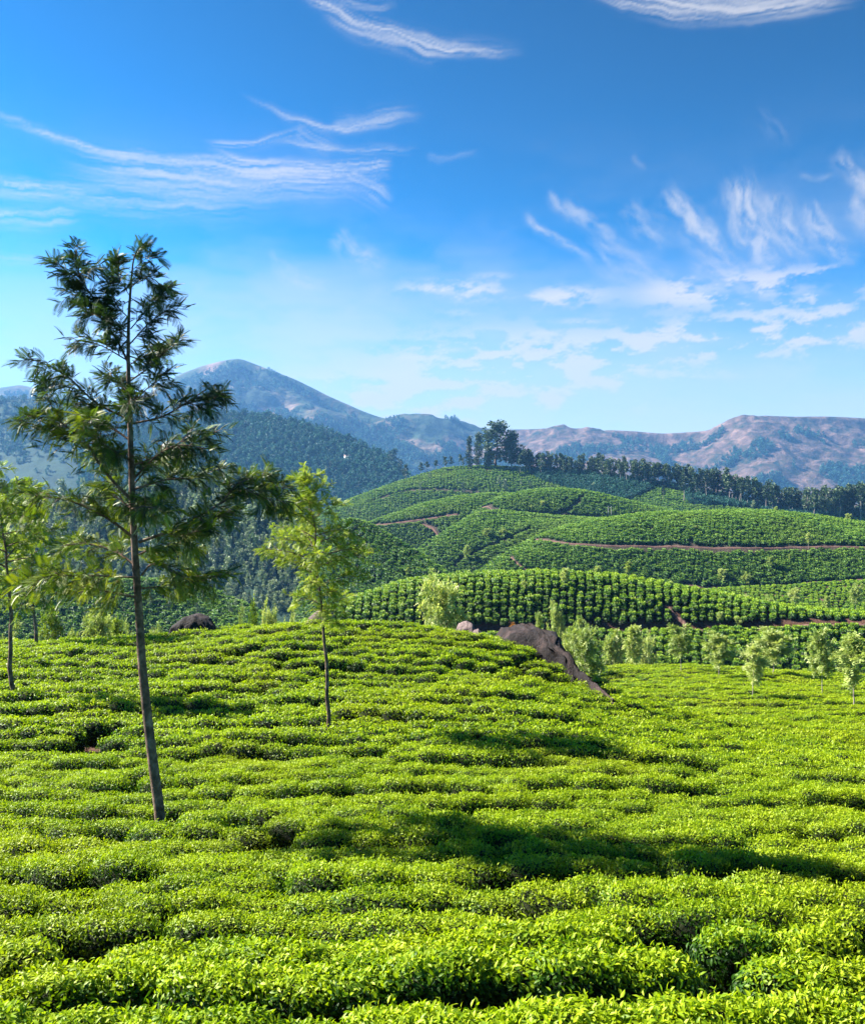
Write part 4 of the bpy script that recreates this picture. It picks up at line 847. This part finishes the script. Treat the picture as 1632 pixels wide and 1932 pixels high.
for px, top, d, kit, w, lab in ((95, 1142, 50, OKT[0], 52, 'leafy green tree behind the crest near the left edge'), (188, 1153, 52, BU[0], 62, 'round pale bush tree left of the tall trunk'),
        (215, 1165, 55, OKT[1], 40, 'green bush tree touching the round pale one'), (243, 1174, 50, BU[1], 36, 'low pale bush just left of the tall trunk'), (292, 1182, 50, BU[0], 30, 'low pale bush just right of the tall trunk'),
        (450, 1148, 54, BU[1], 40, 'small grey green tree right of the dark rock'), (480, 1135, 62, OKT[0], 30, 'green sapling behind the small grey green tree'), (505, 1140, 58, BU[0], 42, 'leafy bush left of the pinkish crest rock'),
        (548, 1130, 62, BU[1], 42, 'bush below the left boughs of the yellow green tree'), (20, 1175, 52, BU[1], 50, 'green bush at the left photo edge behind the crest'),
        (140, 1188, 48, BU[0], 26, 'small bush between leafy green tree and round pale one')):
    small_at(lab, px, d, top, kit, w, G3, 'pale_tree')
G4 = 'scattered small trees on the tea hills'
for H, px, py, hpx, kit, w, lab in ((MID, 1062, 1112, 42, SM[2], 1.0, 'slim tree on the low tea hill crest'), (MID, 985, 1120, 26, SM[0], 1.0, 'tiny tree on the dark face of the low hill'), (MID, 1193, 1092, 38, SM[0], 1.1, 'little round headed tree on the low hill crest'),
        (MID, 1125, 1088, 22, SM[1], 1.2, 'small yellow bush on the low hill crest'), (MID, 1265, 1108, 14, BU[0], 1.0, 'tuft on the right shoulder of the low hill'), (MID, 1355, 1180, 28, SM[2], 1.0, 'thin sapling beside the bench track'), (MID, 1390, 1182, 22, BU[1], 1.2, 'pale shrub beside the bench track'),
        (HB, 1525, 1036, 32, SM[0], .9, 'round headed tree standing on the level track'), (HB, 1452, 1078, 30, SM[1], .9, 'pale tree below the level track'), (HB, 1492, 1062, 18, SM[0], 1., 'tiny pale tree above the terrace slope'),
        (HB, 1310, 1003, 12, BU[0], 1.2, 'pale shrub high on the broad hill'), (HB, 1408, 1105, 26, BU[1], 1., 'leafy shrub near the hill foot track'), (HB, 1362, 1098, 26, BU[0], 1., 'shrub left of the hill foot track bend'),
        (HB, 1465, 968, 14, SM[1], 1., 'tiny tree on the broad hill crest'), (HB, 1130, 1090, 24, SM[0], 1.1, 'little tree at the left foot of the broad hill'), (HB, 1598, 985, 16, BU[0], 1.2, 'grey shrub on the crest near the right edge'),
        (TERR, 1500, 1152, 44, SM[1], 1.0, 'leafy tree on the terraces left of the edge pair'), (TERR, 1560, 1160, 36, SM[3], 1.0, 'pale tree on the terraces in the middle'), (TERR, 1612, 1165, 64, SM[2], .8, 'tall pale tree on the terraces by the right edge'), (TERR, 1625, 1128, 28, SM[0], .9, 'small tree on the upper terrace by the right edge'),
        (TERR, 1405, 1150, 30, BU[0], .9, 'shrub at the left end of the terraces'), (TERR, 1450, 1155, 34, BU[1], .9, 'second shrub from the left end of the terraces'),
        (HC3, 920, 1015, 20, BU[0], 1.2, 'round bush on the gully slope'), (HC3, 948, 1012, 17, BU[1], 1.2, 'bush right of the round bush on the gully slope'), (HC3, 880, 1062, 34, SM[3], .9, 'pale tree in the gully'),
        (HC2, 1025, 958, 14, BU[0], 1.1, 'dark bush on the tea knoll'), (HC2, 1003, 962, 10, BU[1], 1.1, 'small bush left of the dark knoll bush'),
        (HE, 815, 1090, 20, BU[0], 1.0, 'bush at the lower end of the shaded spur'), (HE, 770, 1092, 22, SM[0], 1.0, 'sapling on the shaded spur')):
    p = on_hill(H, px, py); small('young_tree', lab, G4, p - np.array([0, 0, .2]), hpx, kit, w, branches=hpx > 40)

# tall plantation trees along the ridge and in the far woods
def clump_tree(seed, H, bare, width, nclump, leaf, leaf_m, bark_m, trunk_r, per=26, flat=0.6, topw=0.35):
    g = np.random.default_rng(seed); path = np.column_stack([np.cumsum(g.normal(0, .012 * H, 8)), np.cumsum(g.normal(0, .012 * H, 8)), np.linspace(-1, H * .93, 8)])
    tv, tt, _ = tube(path, np.linspace(trunk_r, trunk_r * .2, 8), 5); P, D, S, A = [], [], [], []; br = [(tv, tt, np.zeros(len(tv)))]
    for k in range(nclump):
        f = bare + (1 - bare) * ((k + g.random()) / nclump); rel = (f - bare) / (1 - bare); w = width * (topw + (1 - topw) * math.sin(min(1, rel * 1.2 + .1) * 3.1)) * g.uniform(.3, 1); a = g.uniform(0, 6.28)
        c = np.array([math.cos(a) * w, math.sin(a) * w, f * H]); br.append(tube([[0, 0, c[2] - .25 * w - .3], c], [trunk_r * .25, trunk_r * .1], 3)); rad = width * g.uniform(.28, .5)
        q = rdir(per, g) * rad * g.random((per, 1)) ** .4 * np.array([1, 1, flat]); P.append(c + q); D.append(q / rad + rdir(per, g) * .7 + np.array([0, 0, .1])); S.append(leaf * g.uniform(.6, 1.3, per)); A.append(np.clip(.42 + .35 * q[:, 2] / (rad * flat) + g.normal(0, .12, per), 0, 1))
    P, D, S, A = map(np.concatenate, (P, D, S, A)); cr = scatter(LEAF2_V * np.array([1.5, 1, 1]), LEAF2_T, P, frames(D, rdir(len(P), g)), S, A)
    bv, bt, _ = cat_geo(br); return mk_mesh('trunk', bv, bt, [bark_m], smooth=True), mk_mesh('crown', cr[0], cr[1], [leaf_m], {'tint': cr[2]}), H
GUM = [clump_tree(70 + k, 20, (.38, .5, .3, .55)[k], (2.7, 2.2, 3.2, 2.0)[k], 16, 1.1, M['gum_leaf'], M['pale_bark'], .28) for k in range(4)]
GUMBIG = [clump_tree(80 + k, 32, (.18, .1)[k], (7.5, 6.0)[k], 42, 1.5, M['gum_leaf'], M['bark'], .6, per=34) for k in range(2)]
WOODT = [clump_tree(90 + k, 10, .22, 2.6, 14, .75, M['slope_leaf'], M['pale_bark'], .16, per=24, flat=.9) for k in range(4)]
FORT = [clump_tree(95 + k, 11, .1, 4.0, 9, 1.9, M['forest_leaf'], M['bark'], .3, per=14, flat=.8) for k in range(3)]
def tall(name, label, group, pos, hgt, kit, wide=1.0):
    s = hgt / kit[2]; e = obj(name, None, loc=tuple(pos), rz=gt.uniform(0, 6.28)); e.scale = (s * wide, s * wide, s); tag(e, label, 'tree', group)
    obj('trunk', kit[0], e); obj('crown', kit[1], e); return e
G5 = 'tall trees of the ridge grove'
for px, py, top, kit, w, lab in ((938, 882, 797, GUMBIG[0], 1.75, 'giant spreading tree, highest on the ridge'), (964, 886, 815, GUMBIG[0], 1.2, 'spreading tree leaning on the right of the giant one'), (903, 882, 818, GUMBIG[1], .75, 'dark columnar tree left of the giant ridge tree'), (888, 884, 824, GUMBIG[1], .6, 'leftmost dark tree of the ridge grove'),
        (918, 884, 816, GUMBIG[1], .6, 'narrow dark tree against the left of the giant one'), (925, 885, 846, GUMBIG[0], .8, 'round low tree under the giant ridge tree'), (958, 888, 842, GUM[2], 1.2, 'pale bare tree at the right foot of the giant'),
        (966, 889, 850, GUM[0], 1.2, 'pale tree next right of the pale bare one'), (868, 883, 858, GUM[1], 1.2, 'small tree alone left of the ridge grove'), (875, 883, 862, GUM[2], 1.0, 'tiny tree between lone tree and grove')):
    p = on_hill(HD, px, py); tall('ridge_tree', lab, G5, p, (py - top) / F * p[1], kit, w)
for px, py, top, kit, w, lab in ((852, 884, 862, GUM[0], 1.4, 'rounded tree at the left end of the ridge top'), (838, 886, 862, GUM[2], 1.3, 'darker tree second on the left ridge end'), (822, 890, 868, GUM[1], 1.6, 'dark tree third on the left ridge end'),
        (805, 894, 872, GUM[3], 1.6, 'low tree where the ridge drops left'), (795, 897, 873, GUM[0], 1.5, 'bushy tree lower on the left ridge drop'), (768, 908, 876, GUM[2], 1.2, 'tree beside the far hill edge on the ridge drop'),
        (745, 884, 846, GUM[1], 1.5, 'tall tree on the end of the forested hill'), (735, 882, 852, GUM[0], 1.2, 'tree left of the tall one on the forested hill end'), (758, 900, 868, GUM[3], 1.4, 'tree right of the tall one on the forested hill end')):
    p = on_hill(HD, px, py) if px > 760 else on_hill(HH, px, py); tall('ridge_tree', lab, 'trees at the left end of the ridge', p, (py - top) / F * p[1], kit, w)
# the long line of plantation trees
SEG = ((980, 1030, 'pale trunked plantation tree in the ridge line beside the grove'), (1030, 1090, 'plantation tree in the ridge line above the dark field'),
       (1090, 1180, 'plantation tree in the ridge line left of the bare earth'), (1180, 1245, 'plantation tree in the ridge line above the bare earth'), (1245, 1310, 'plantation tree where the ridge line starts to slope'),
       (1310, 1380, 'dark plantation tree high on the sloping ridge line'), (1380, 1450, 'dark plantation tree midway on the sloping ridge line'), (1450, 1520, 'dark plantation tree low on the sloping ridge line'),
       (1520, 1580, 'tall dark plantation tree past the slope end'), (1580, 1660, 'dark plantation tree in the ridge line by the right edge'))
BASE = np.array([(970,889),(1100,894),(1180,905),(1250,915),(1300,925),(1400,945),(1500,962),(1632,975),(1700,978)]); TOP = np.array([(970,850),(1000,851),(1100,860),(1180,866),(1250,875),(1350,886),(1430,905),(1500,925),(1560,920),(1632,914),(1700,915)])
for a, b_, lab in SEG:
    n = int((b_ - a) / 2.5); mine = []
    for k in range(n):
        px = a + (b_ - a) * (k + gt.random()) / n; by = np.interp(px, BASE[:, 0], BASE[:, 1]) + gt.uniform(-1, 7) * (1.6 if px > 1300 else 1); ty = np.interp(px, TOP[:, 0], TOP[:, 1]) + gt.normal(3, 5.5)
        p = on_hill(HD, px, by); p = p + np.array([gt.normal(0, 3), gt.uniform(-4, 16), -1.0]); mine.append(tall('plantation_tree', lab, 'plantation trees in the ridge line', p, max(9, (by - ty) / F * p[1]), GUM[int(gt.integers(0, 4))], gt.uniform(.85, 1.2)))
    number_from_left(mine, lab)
for px, py, h, lab in ((1250, 945, 30, 'pale tree standing free below the red earth'), (1288, 948, 48, 'taller pale tree right below the red earth'), (1308, 950, 40, 'pale tree at the edge of the dark wood'), (1420, 962, 18, 'single pale tree on the dark lower field'),
        (1455, 968, 10, 'tiny tree right of the single pale tree'), (860, 915, 12, 'bush on the upper left ridge field'), (872, 932, 22, 'round tree on the ridge field above the small hill'), (952, 928, 24, 'round pale green tree above the tea knoll'), (940, 915, 18, 'tree left above the round pale green one'),
        (985, 918, 14, 'dark tree on the ridge field'), (1000, 922, 14, 'dark tree right of the other on the ridge field'), (812, 905, 14, 'small tree on the left ridge field'), (793, 925, 15, 'small tree lower on the left ridge field'), (1120, 925, 14, 'pale tree in the dark field under the ridge line')):
    p = on_hill(HD, px, py); tall('ridge_tree', lab, 'single trees on the ridge fields', p, h / F * p[1], GUM[int(gt.integers(0, 4))] if h > 25 else WOODT[int(gt.integers(0, 4))], 1.2)
# wooded valley slope: trees that can be told apart, by zones
ZONES = (('upper', 300, 420, 900, 950), ('upper', 420, 520, 905, 965), ('middle', 300, 430, 955, 1030), ('middle', 430, 540, 965, 1040), ('lower', 330, 470, 1030, 1110), ('lower', 470, 640, 1045, 1115), ('left', 0, 150, 940, 1050), ('left', 150, 300, 920, 1060))
VT = {}
for zn, x0, x1, y0, y1 in ZONES:
    for k in range(15):
        px, py = gt.uniform(x0, x1), gt.uniform(y0, y1); p = on_hill(HF, px, py)
        near_oak = 'behind the tall dark tree' if x0 >= 300 and x1 <= 430 else ('left of the tall dark tree' if x1 <= 300 else 'right of the tall dark tree')
        lab = f'pale tree on the {zn} valley slope {near_oak}'.replace('the left valley', 'the valley')
        VT.setdefault(lab, []).append(tall('valley_tree', lab, 'trees of the wooded valley slope', p - np.array([0, 0, .5]), gt.uniform(9, 15), WOODT[int(gt.integers(0, 4))], gt.uniform(.8, 1.2)))
lab = 'faint tree on the shaded tea slope at left'
for k in range(26):
    px = gt.uniform(0, 470); py = gt.uniform(1110, 1180); p = on_hill(HG, px, py); VT.setdefault(lab, []).append(tall('valley_tree', lab, 'trees on the shaded left tea slope', p, gt.uniform(2.0, 4.2), WOODT[int(gt.integers(0, 4))], .9))
lab = 'hazy tree on the dark lower end of the forested hill'
for k in range(16):
    px = gt.uniform(600, 760); py = gt.uniform(880, 945); p = on_hill(HH, px, py); VT.setdefault(lab, []).append(tall('valley_tree', lab, 'trees on the lower end of the forested hill', p, gt.uniform(12, 20), GUM[int(gt.integers(0, 4))], 1.0))
for lab, mine in VT.items(): number_from_left(mine, lab)
# forest cover that reads as one mass
def wood(H, n, name, label, protos, scale, u=(0, 1), v=(0, 1), seed=1, cond=None):
    gg = np.random.default_rng(seed); G = H['G'][H['i0'] - 1:H['i1'] + 1]; nv, nu = G.shape[:2]
    a, b = (u[0] + (u[1] - u[0]) * gg.random(n)) * (nu - 1.01), (v[0] + (v[1] - v[0]) * gg.random(n)) * (nv - 1.01); i, j = b.astype(int), a.astype(int); fi, fj = (b - i)[:, None], (a - j)[:, None]
    P = (G[i, j] * (1 - fj) + G[i, j + 1] * fj) * (1 - fi) + (G[i + 1, j] * (1 - fj) + G[i + 1, j + 1] * fj) * fi
    if cond is not None: P = P[cond(P, gg)]
    n = len(P); s = scale * gg.uniform(.7, 1.25, n); P[:, 2] -= s * 1.0
    instancer(name, label, P, np.stack([np.zeros(n), np.zeros(n), gg.uniform(0, 6.28, n)], -1), np.stack([s, s, s * gg.uniform(.8, 1.2, n)], -1), gg.integers(0, len(protos), n), protos)
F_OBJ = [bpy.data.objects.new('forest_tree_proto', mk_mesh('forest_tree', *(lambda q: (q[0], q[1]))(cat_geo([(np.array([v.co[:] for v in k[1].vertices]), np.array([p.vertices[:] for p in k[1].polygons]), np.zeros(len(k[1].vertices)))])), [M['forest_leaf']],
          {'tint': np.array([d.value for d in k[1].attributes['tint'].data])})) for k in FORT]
W_OBJ = [bpy.data.objects.new('wood_tree_proto', k[1]) for k in WOODT]
wood(HH, 9000, 'forest', 'dense dark forest covering the hill below the mountain', F_OBJ, 1.05, seed=2)
wood(HJ, 5000, 'forest', 'hazy forest on the upper far left slope', F_OBJ, 1.2, seed=3, cond=lambda P, gg: (gg.random(len(P)) < np.clip((P[:, 2] - 90) / 60, 0.04, 1)) | (fb2(P[:, 0], P[:, 1], 200, 3, 2.0) > .12))
wood(HF, 2600, 'forest', 'mixed scrub wood on the valley slope', W_OBJ, .62, seed=4)
wood(HD, 60000, 'shade_scrub_forest', 'dark scrub wood, partly standing in for tree shade, under the plantation trees', F_OBJ, .34, seed=8, u=(.3, 1), cond=lambda P, gg: dark_zone(P) & (gg.random(len(P)) < .8))
wood(MT1, 22000, 'forest', 'distant forest on the wooded mountain', F_OBJ, 1.5, seed=5, v=(.03, 1), cond=lambda P, gg: fb2(P[:, 0], P[:, 1], 260, 4, 3.0) > -0.08)
wood(MT2, 14000, 'forest', 'patches of distant forest on the brown mountain', F_OBJ, 1.8, seed=6, v=(.06, 1), cond=lambda P, gg: fb2(P[:, 0], P[:, 1], 120, 4, 6.0) > 0.24)

# ------------------------------------------------------------------ boulders
def boulder(name, label, st, mat, depth, noise=0.10, ns=0.9, seed=0.0, sink=1.2, cat='boulder'):
    """rings along a pixel-top line: (px, top py, d, half depth m)"""
    st = np.array(st, float); n = 40; t = np.linspace(0, len(st) - 1, n); q = np.stack([np.interp(t, np.arange(len(st)), st[:, k]) for k in range(4)], -1)
    m = 26; a = np.arange(m) / m * 2 * math.pi; R = []
    for px, py, d, hd in q:
        top = W(px, py, d); zb = float(near_soil(np.array(top[0]), np.array(top[1]))) - sink; h = max(.15, top[2] - zb)
        ca, sa = np.cos(a), np.sin(a); e = 0.62
        R.append(np.stack([np.full(m, top[0]), top[1] + hd * np.sign(ca) * np.abs(ca) ** e, zb + h * np.maximum(0, 0.5 + 0.5 * np.sign(sa) * np.abs(sa) ** e)], -1))
    R = np.array(R); c0, c1 = R[0].mean(0), R[-1].mean(0); V = np.concatenate([R.reshape(-1, 3), [c0, c1]])
    i = np.arange(n * m).reshape(n, m); j = np.roll(i, -1, 1); Q = np.stack([i[:-1], j[:-1], j[1:], i[1:]], -1).reshape(-1, 4); T = np.concatenate([Q[:, [0, 1, 2]], Q[:, [0, 2, 3]], np.stack([j[0], i[0], np.full(m, n * m)], -1), np.stack([i[-1], j[-1], np.full(m, n * m + 1)], -1)])
    nz = np.stack([fbm(V / ns + seed + k * 31, 5, .6) for k in range(3)], -1); V = V + nz * noise + (np.abs(fbm(V / (ns * .8) + seed + 77, 4, .55))[:, None] - .22) * noise * 1.4 * nrm(V - V.mean(0))
    base = V.mean(0); base[2] = V[:, 2].min(); o = obj(name, mk_mesh(name, V - base, T[:, ::-1], [mat], smooth=True), loc=tuple(base)); tag(o, label, cat); return o
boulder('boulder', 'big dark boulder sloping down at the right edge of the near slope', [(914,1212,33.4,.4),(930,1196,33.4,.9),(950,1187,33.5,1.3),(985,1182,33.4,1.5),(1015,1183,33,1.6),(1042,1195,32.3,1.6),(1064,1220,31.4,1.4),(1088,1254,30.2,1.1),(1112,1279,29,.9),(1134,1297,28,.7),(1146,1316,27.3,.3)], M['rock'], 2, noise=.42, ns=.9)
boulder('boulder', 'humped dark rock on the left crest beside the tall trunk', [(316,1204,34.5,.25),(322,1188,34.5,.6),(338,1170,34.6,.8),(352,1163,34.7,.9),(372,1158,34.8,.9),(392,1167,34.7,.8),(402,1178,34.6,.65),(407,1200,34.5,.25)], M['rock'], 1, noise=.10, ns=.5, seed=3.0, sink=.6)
boulder('boulder', 'pinkish rock on the crest behind the yellow green tree', [(572,1182,35,.25),(584,1164,35.1,.5),(600,1153,35.2,.6),(616,1148,35.2,.6),(628,1154,35.2,.5),(633,1178,35,.2)], M['pale_rock'], 1, noise=.07, ns=.4, seed=5.0, sink=.6)
boulder('boulder', 'small pale stone at the right end of the crest', [(858,1188,34,.2),(866,1176,34,.4),(880,1172,34,.5),(890,1176,33.8,.4),(898,1190,33.6,.2)], M['pale_rock'], 1, noise=.06, ns=.35, seed=7.0, sink=.5)
boulder('boulder', 'small reddish stone between the pale stone and big boulder', [(888,1200,33.4,.2),(894,1189,33.4,.35),(902,1187,33.3,.35),(908,1192,33.2,.25),(912,1206,33,.12)], M['pale_rock'], 1, noise=.04, ns=.3, seed=9.0, sink=.5)
tm, bm_, cm, H_, _ = proto_tree(99, 2.0, .03, .55, 14, M['orange_leaf'], M['bark'], fsize=.3, spacing=.16, twig_len=.3, per=5, tint0=.6, tr=.03, asc=1.0, shape='round')
small('russet_bush', 'small rusty orange bush on top of the big boulder', None, np.array([(968 - CX) / F * 34.5, 34.5, ZC + (HY - 1200) / F * 34.5]), 26, (tm, bm_, cm, H_), .8, cat='bush')

# ------------------------------------------------------------------ tiny built things
def box(x0, x1, y0, y1, z0, z1):
    V = np.array([(x, y, z) for z in (z0, z1) for y in (y0, y1) for x in (x0, x1)]); return V, np.array([(0,2,3,1),(4,5,7,6),(0,1,5,4),(2,6,7,3),(0,4,6,2),(1,3,7,5)])
p = on_hill(HH, 656, 866); e = obj('house', None, loc=tuple(p + np.array([0, -6, 3]))); tag(e, 'tiny white house on the forested hill', 'house')
obj('wall', mk_mesh('wall', *box(-6, 6, -3, 3, -4, 3.4), [M['white']]), e)
V = np.array([(-6.6,-3.6,3.3),(6.6,-3.6,3.3),(6.6,3.6,3.3),(-6.6,3.6,3.3),(-6.6,0,5.4),(6.6,0,5.4)]); obj('roof', mk_mesh('roof', V, np.array([(0,1,5),(0,5,4),(2,3,4),(2,4,5),(0,4,3),(1,2,5),(0,3,2),(0,2,1)]), [M['roof']]), e)
p = on_hill(HC2, 1151, 975); e = obj('utility_pole', None, loc=tuple(p)); tag(e, 'pale twin utility pole on the tea knoll flank', 'pole')
for s_ in (-1, 1): v, t, _ = tube([(s_ * .9, 0, -1), (s_ * .9, 0, 6.5)], [.16, .12], 6); obj('post', mk_mesh('post', v, t, [M['pole']]), e)
v, t, _ = tube([(-1.4, 0, 5.8), (1.4, 0.01, 5.8)], [.1, .1], 5); obj('crossbar', mk_mesh('crossbar', v, t, [M['pole']]), e)

# ------------------------------------------------------------------ the air
hv, ht = box(-5200, 5200, -500, 5900, -140, 800)
hm = bpy.data.materials.new('haze_air'); hm.use_nodes = True; hn = hm.node_tree; hn.nodes.clear()
vol = hn.nodes.new('ShaderNodeVolumePrincipled'); vol.inputs['Color'].default_value = (0.17, 0.43, 0.92, 1); vol.inputs['Density'].default_value = 0.75e-4; vol.inputs['Anisotropy'].default_value = 0.2
ho = hn.nodes.new('ShaderNodeOutputMaterial'); hn.links.new(vol.outputs[0], ho.inputs['Volume'])
tag(obj('haze', mk_mesh('haze', hv, ht, [hm])), 'thin blue haze over the valley', kind='stuff')
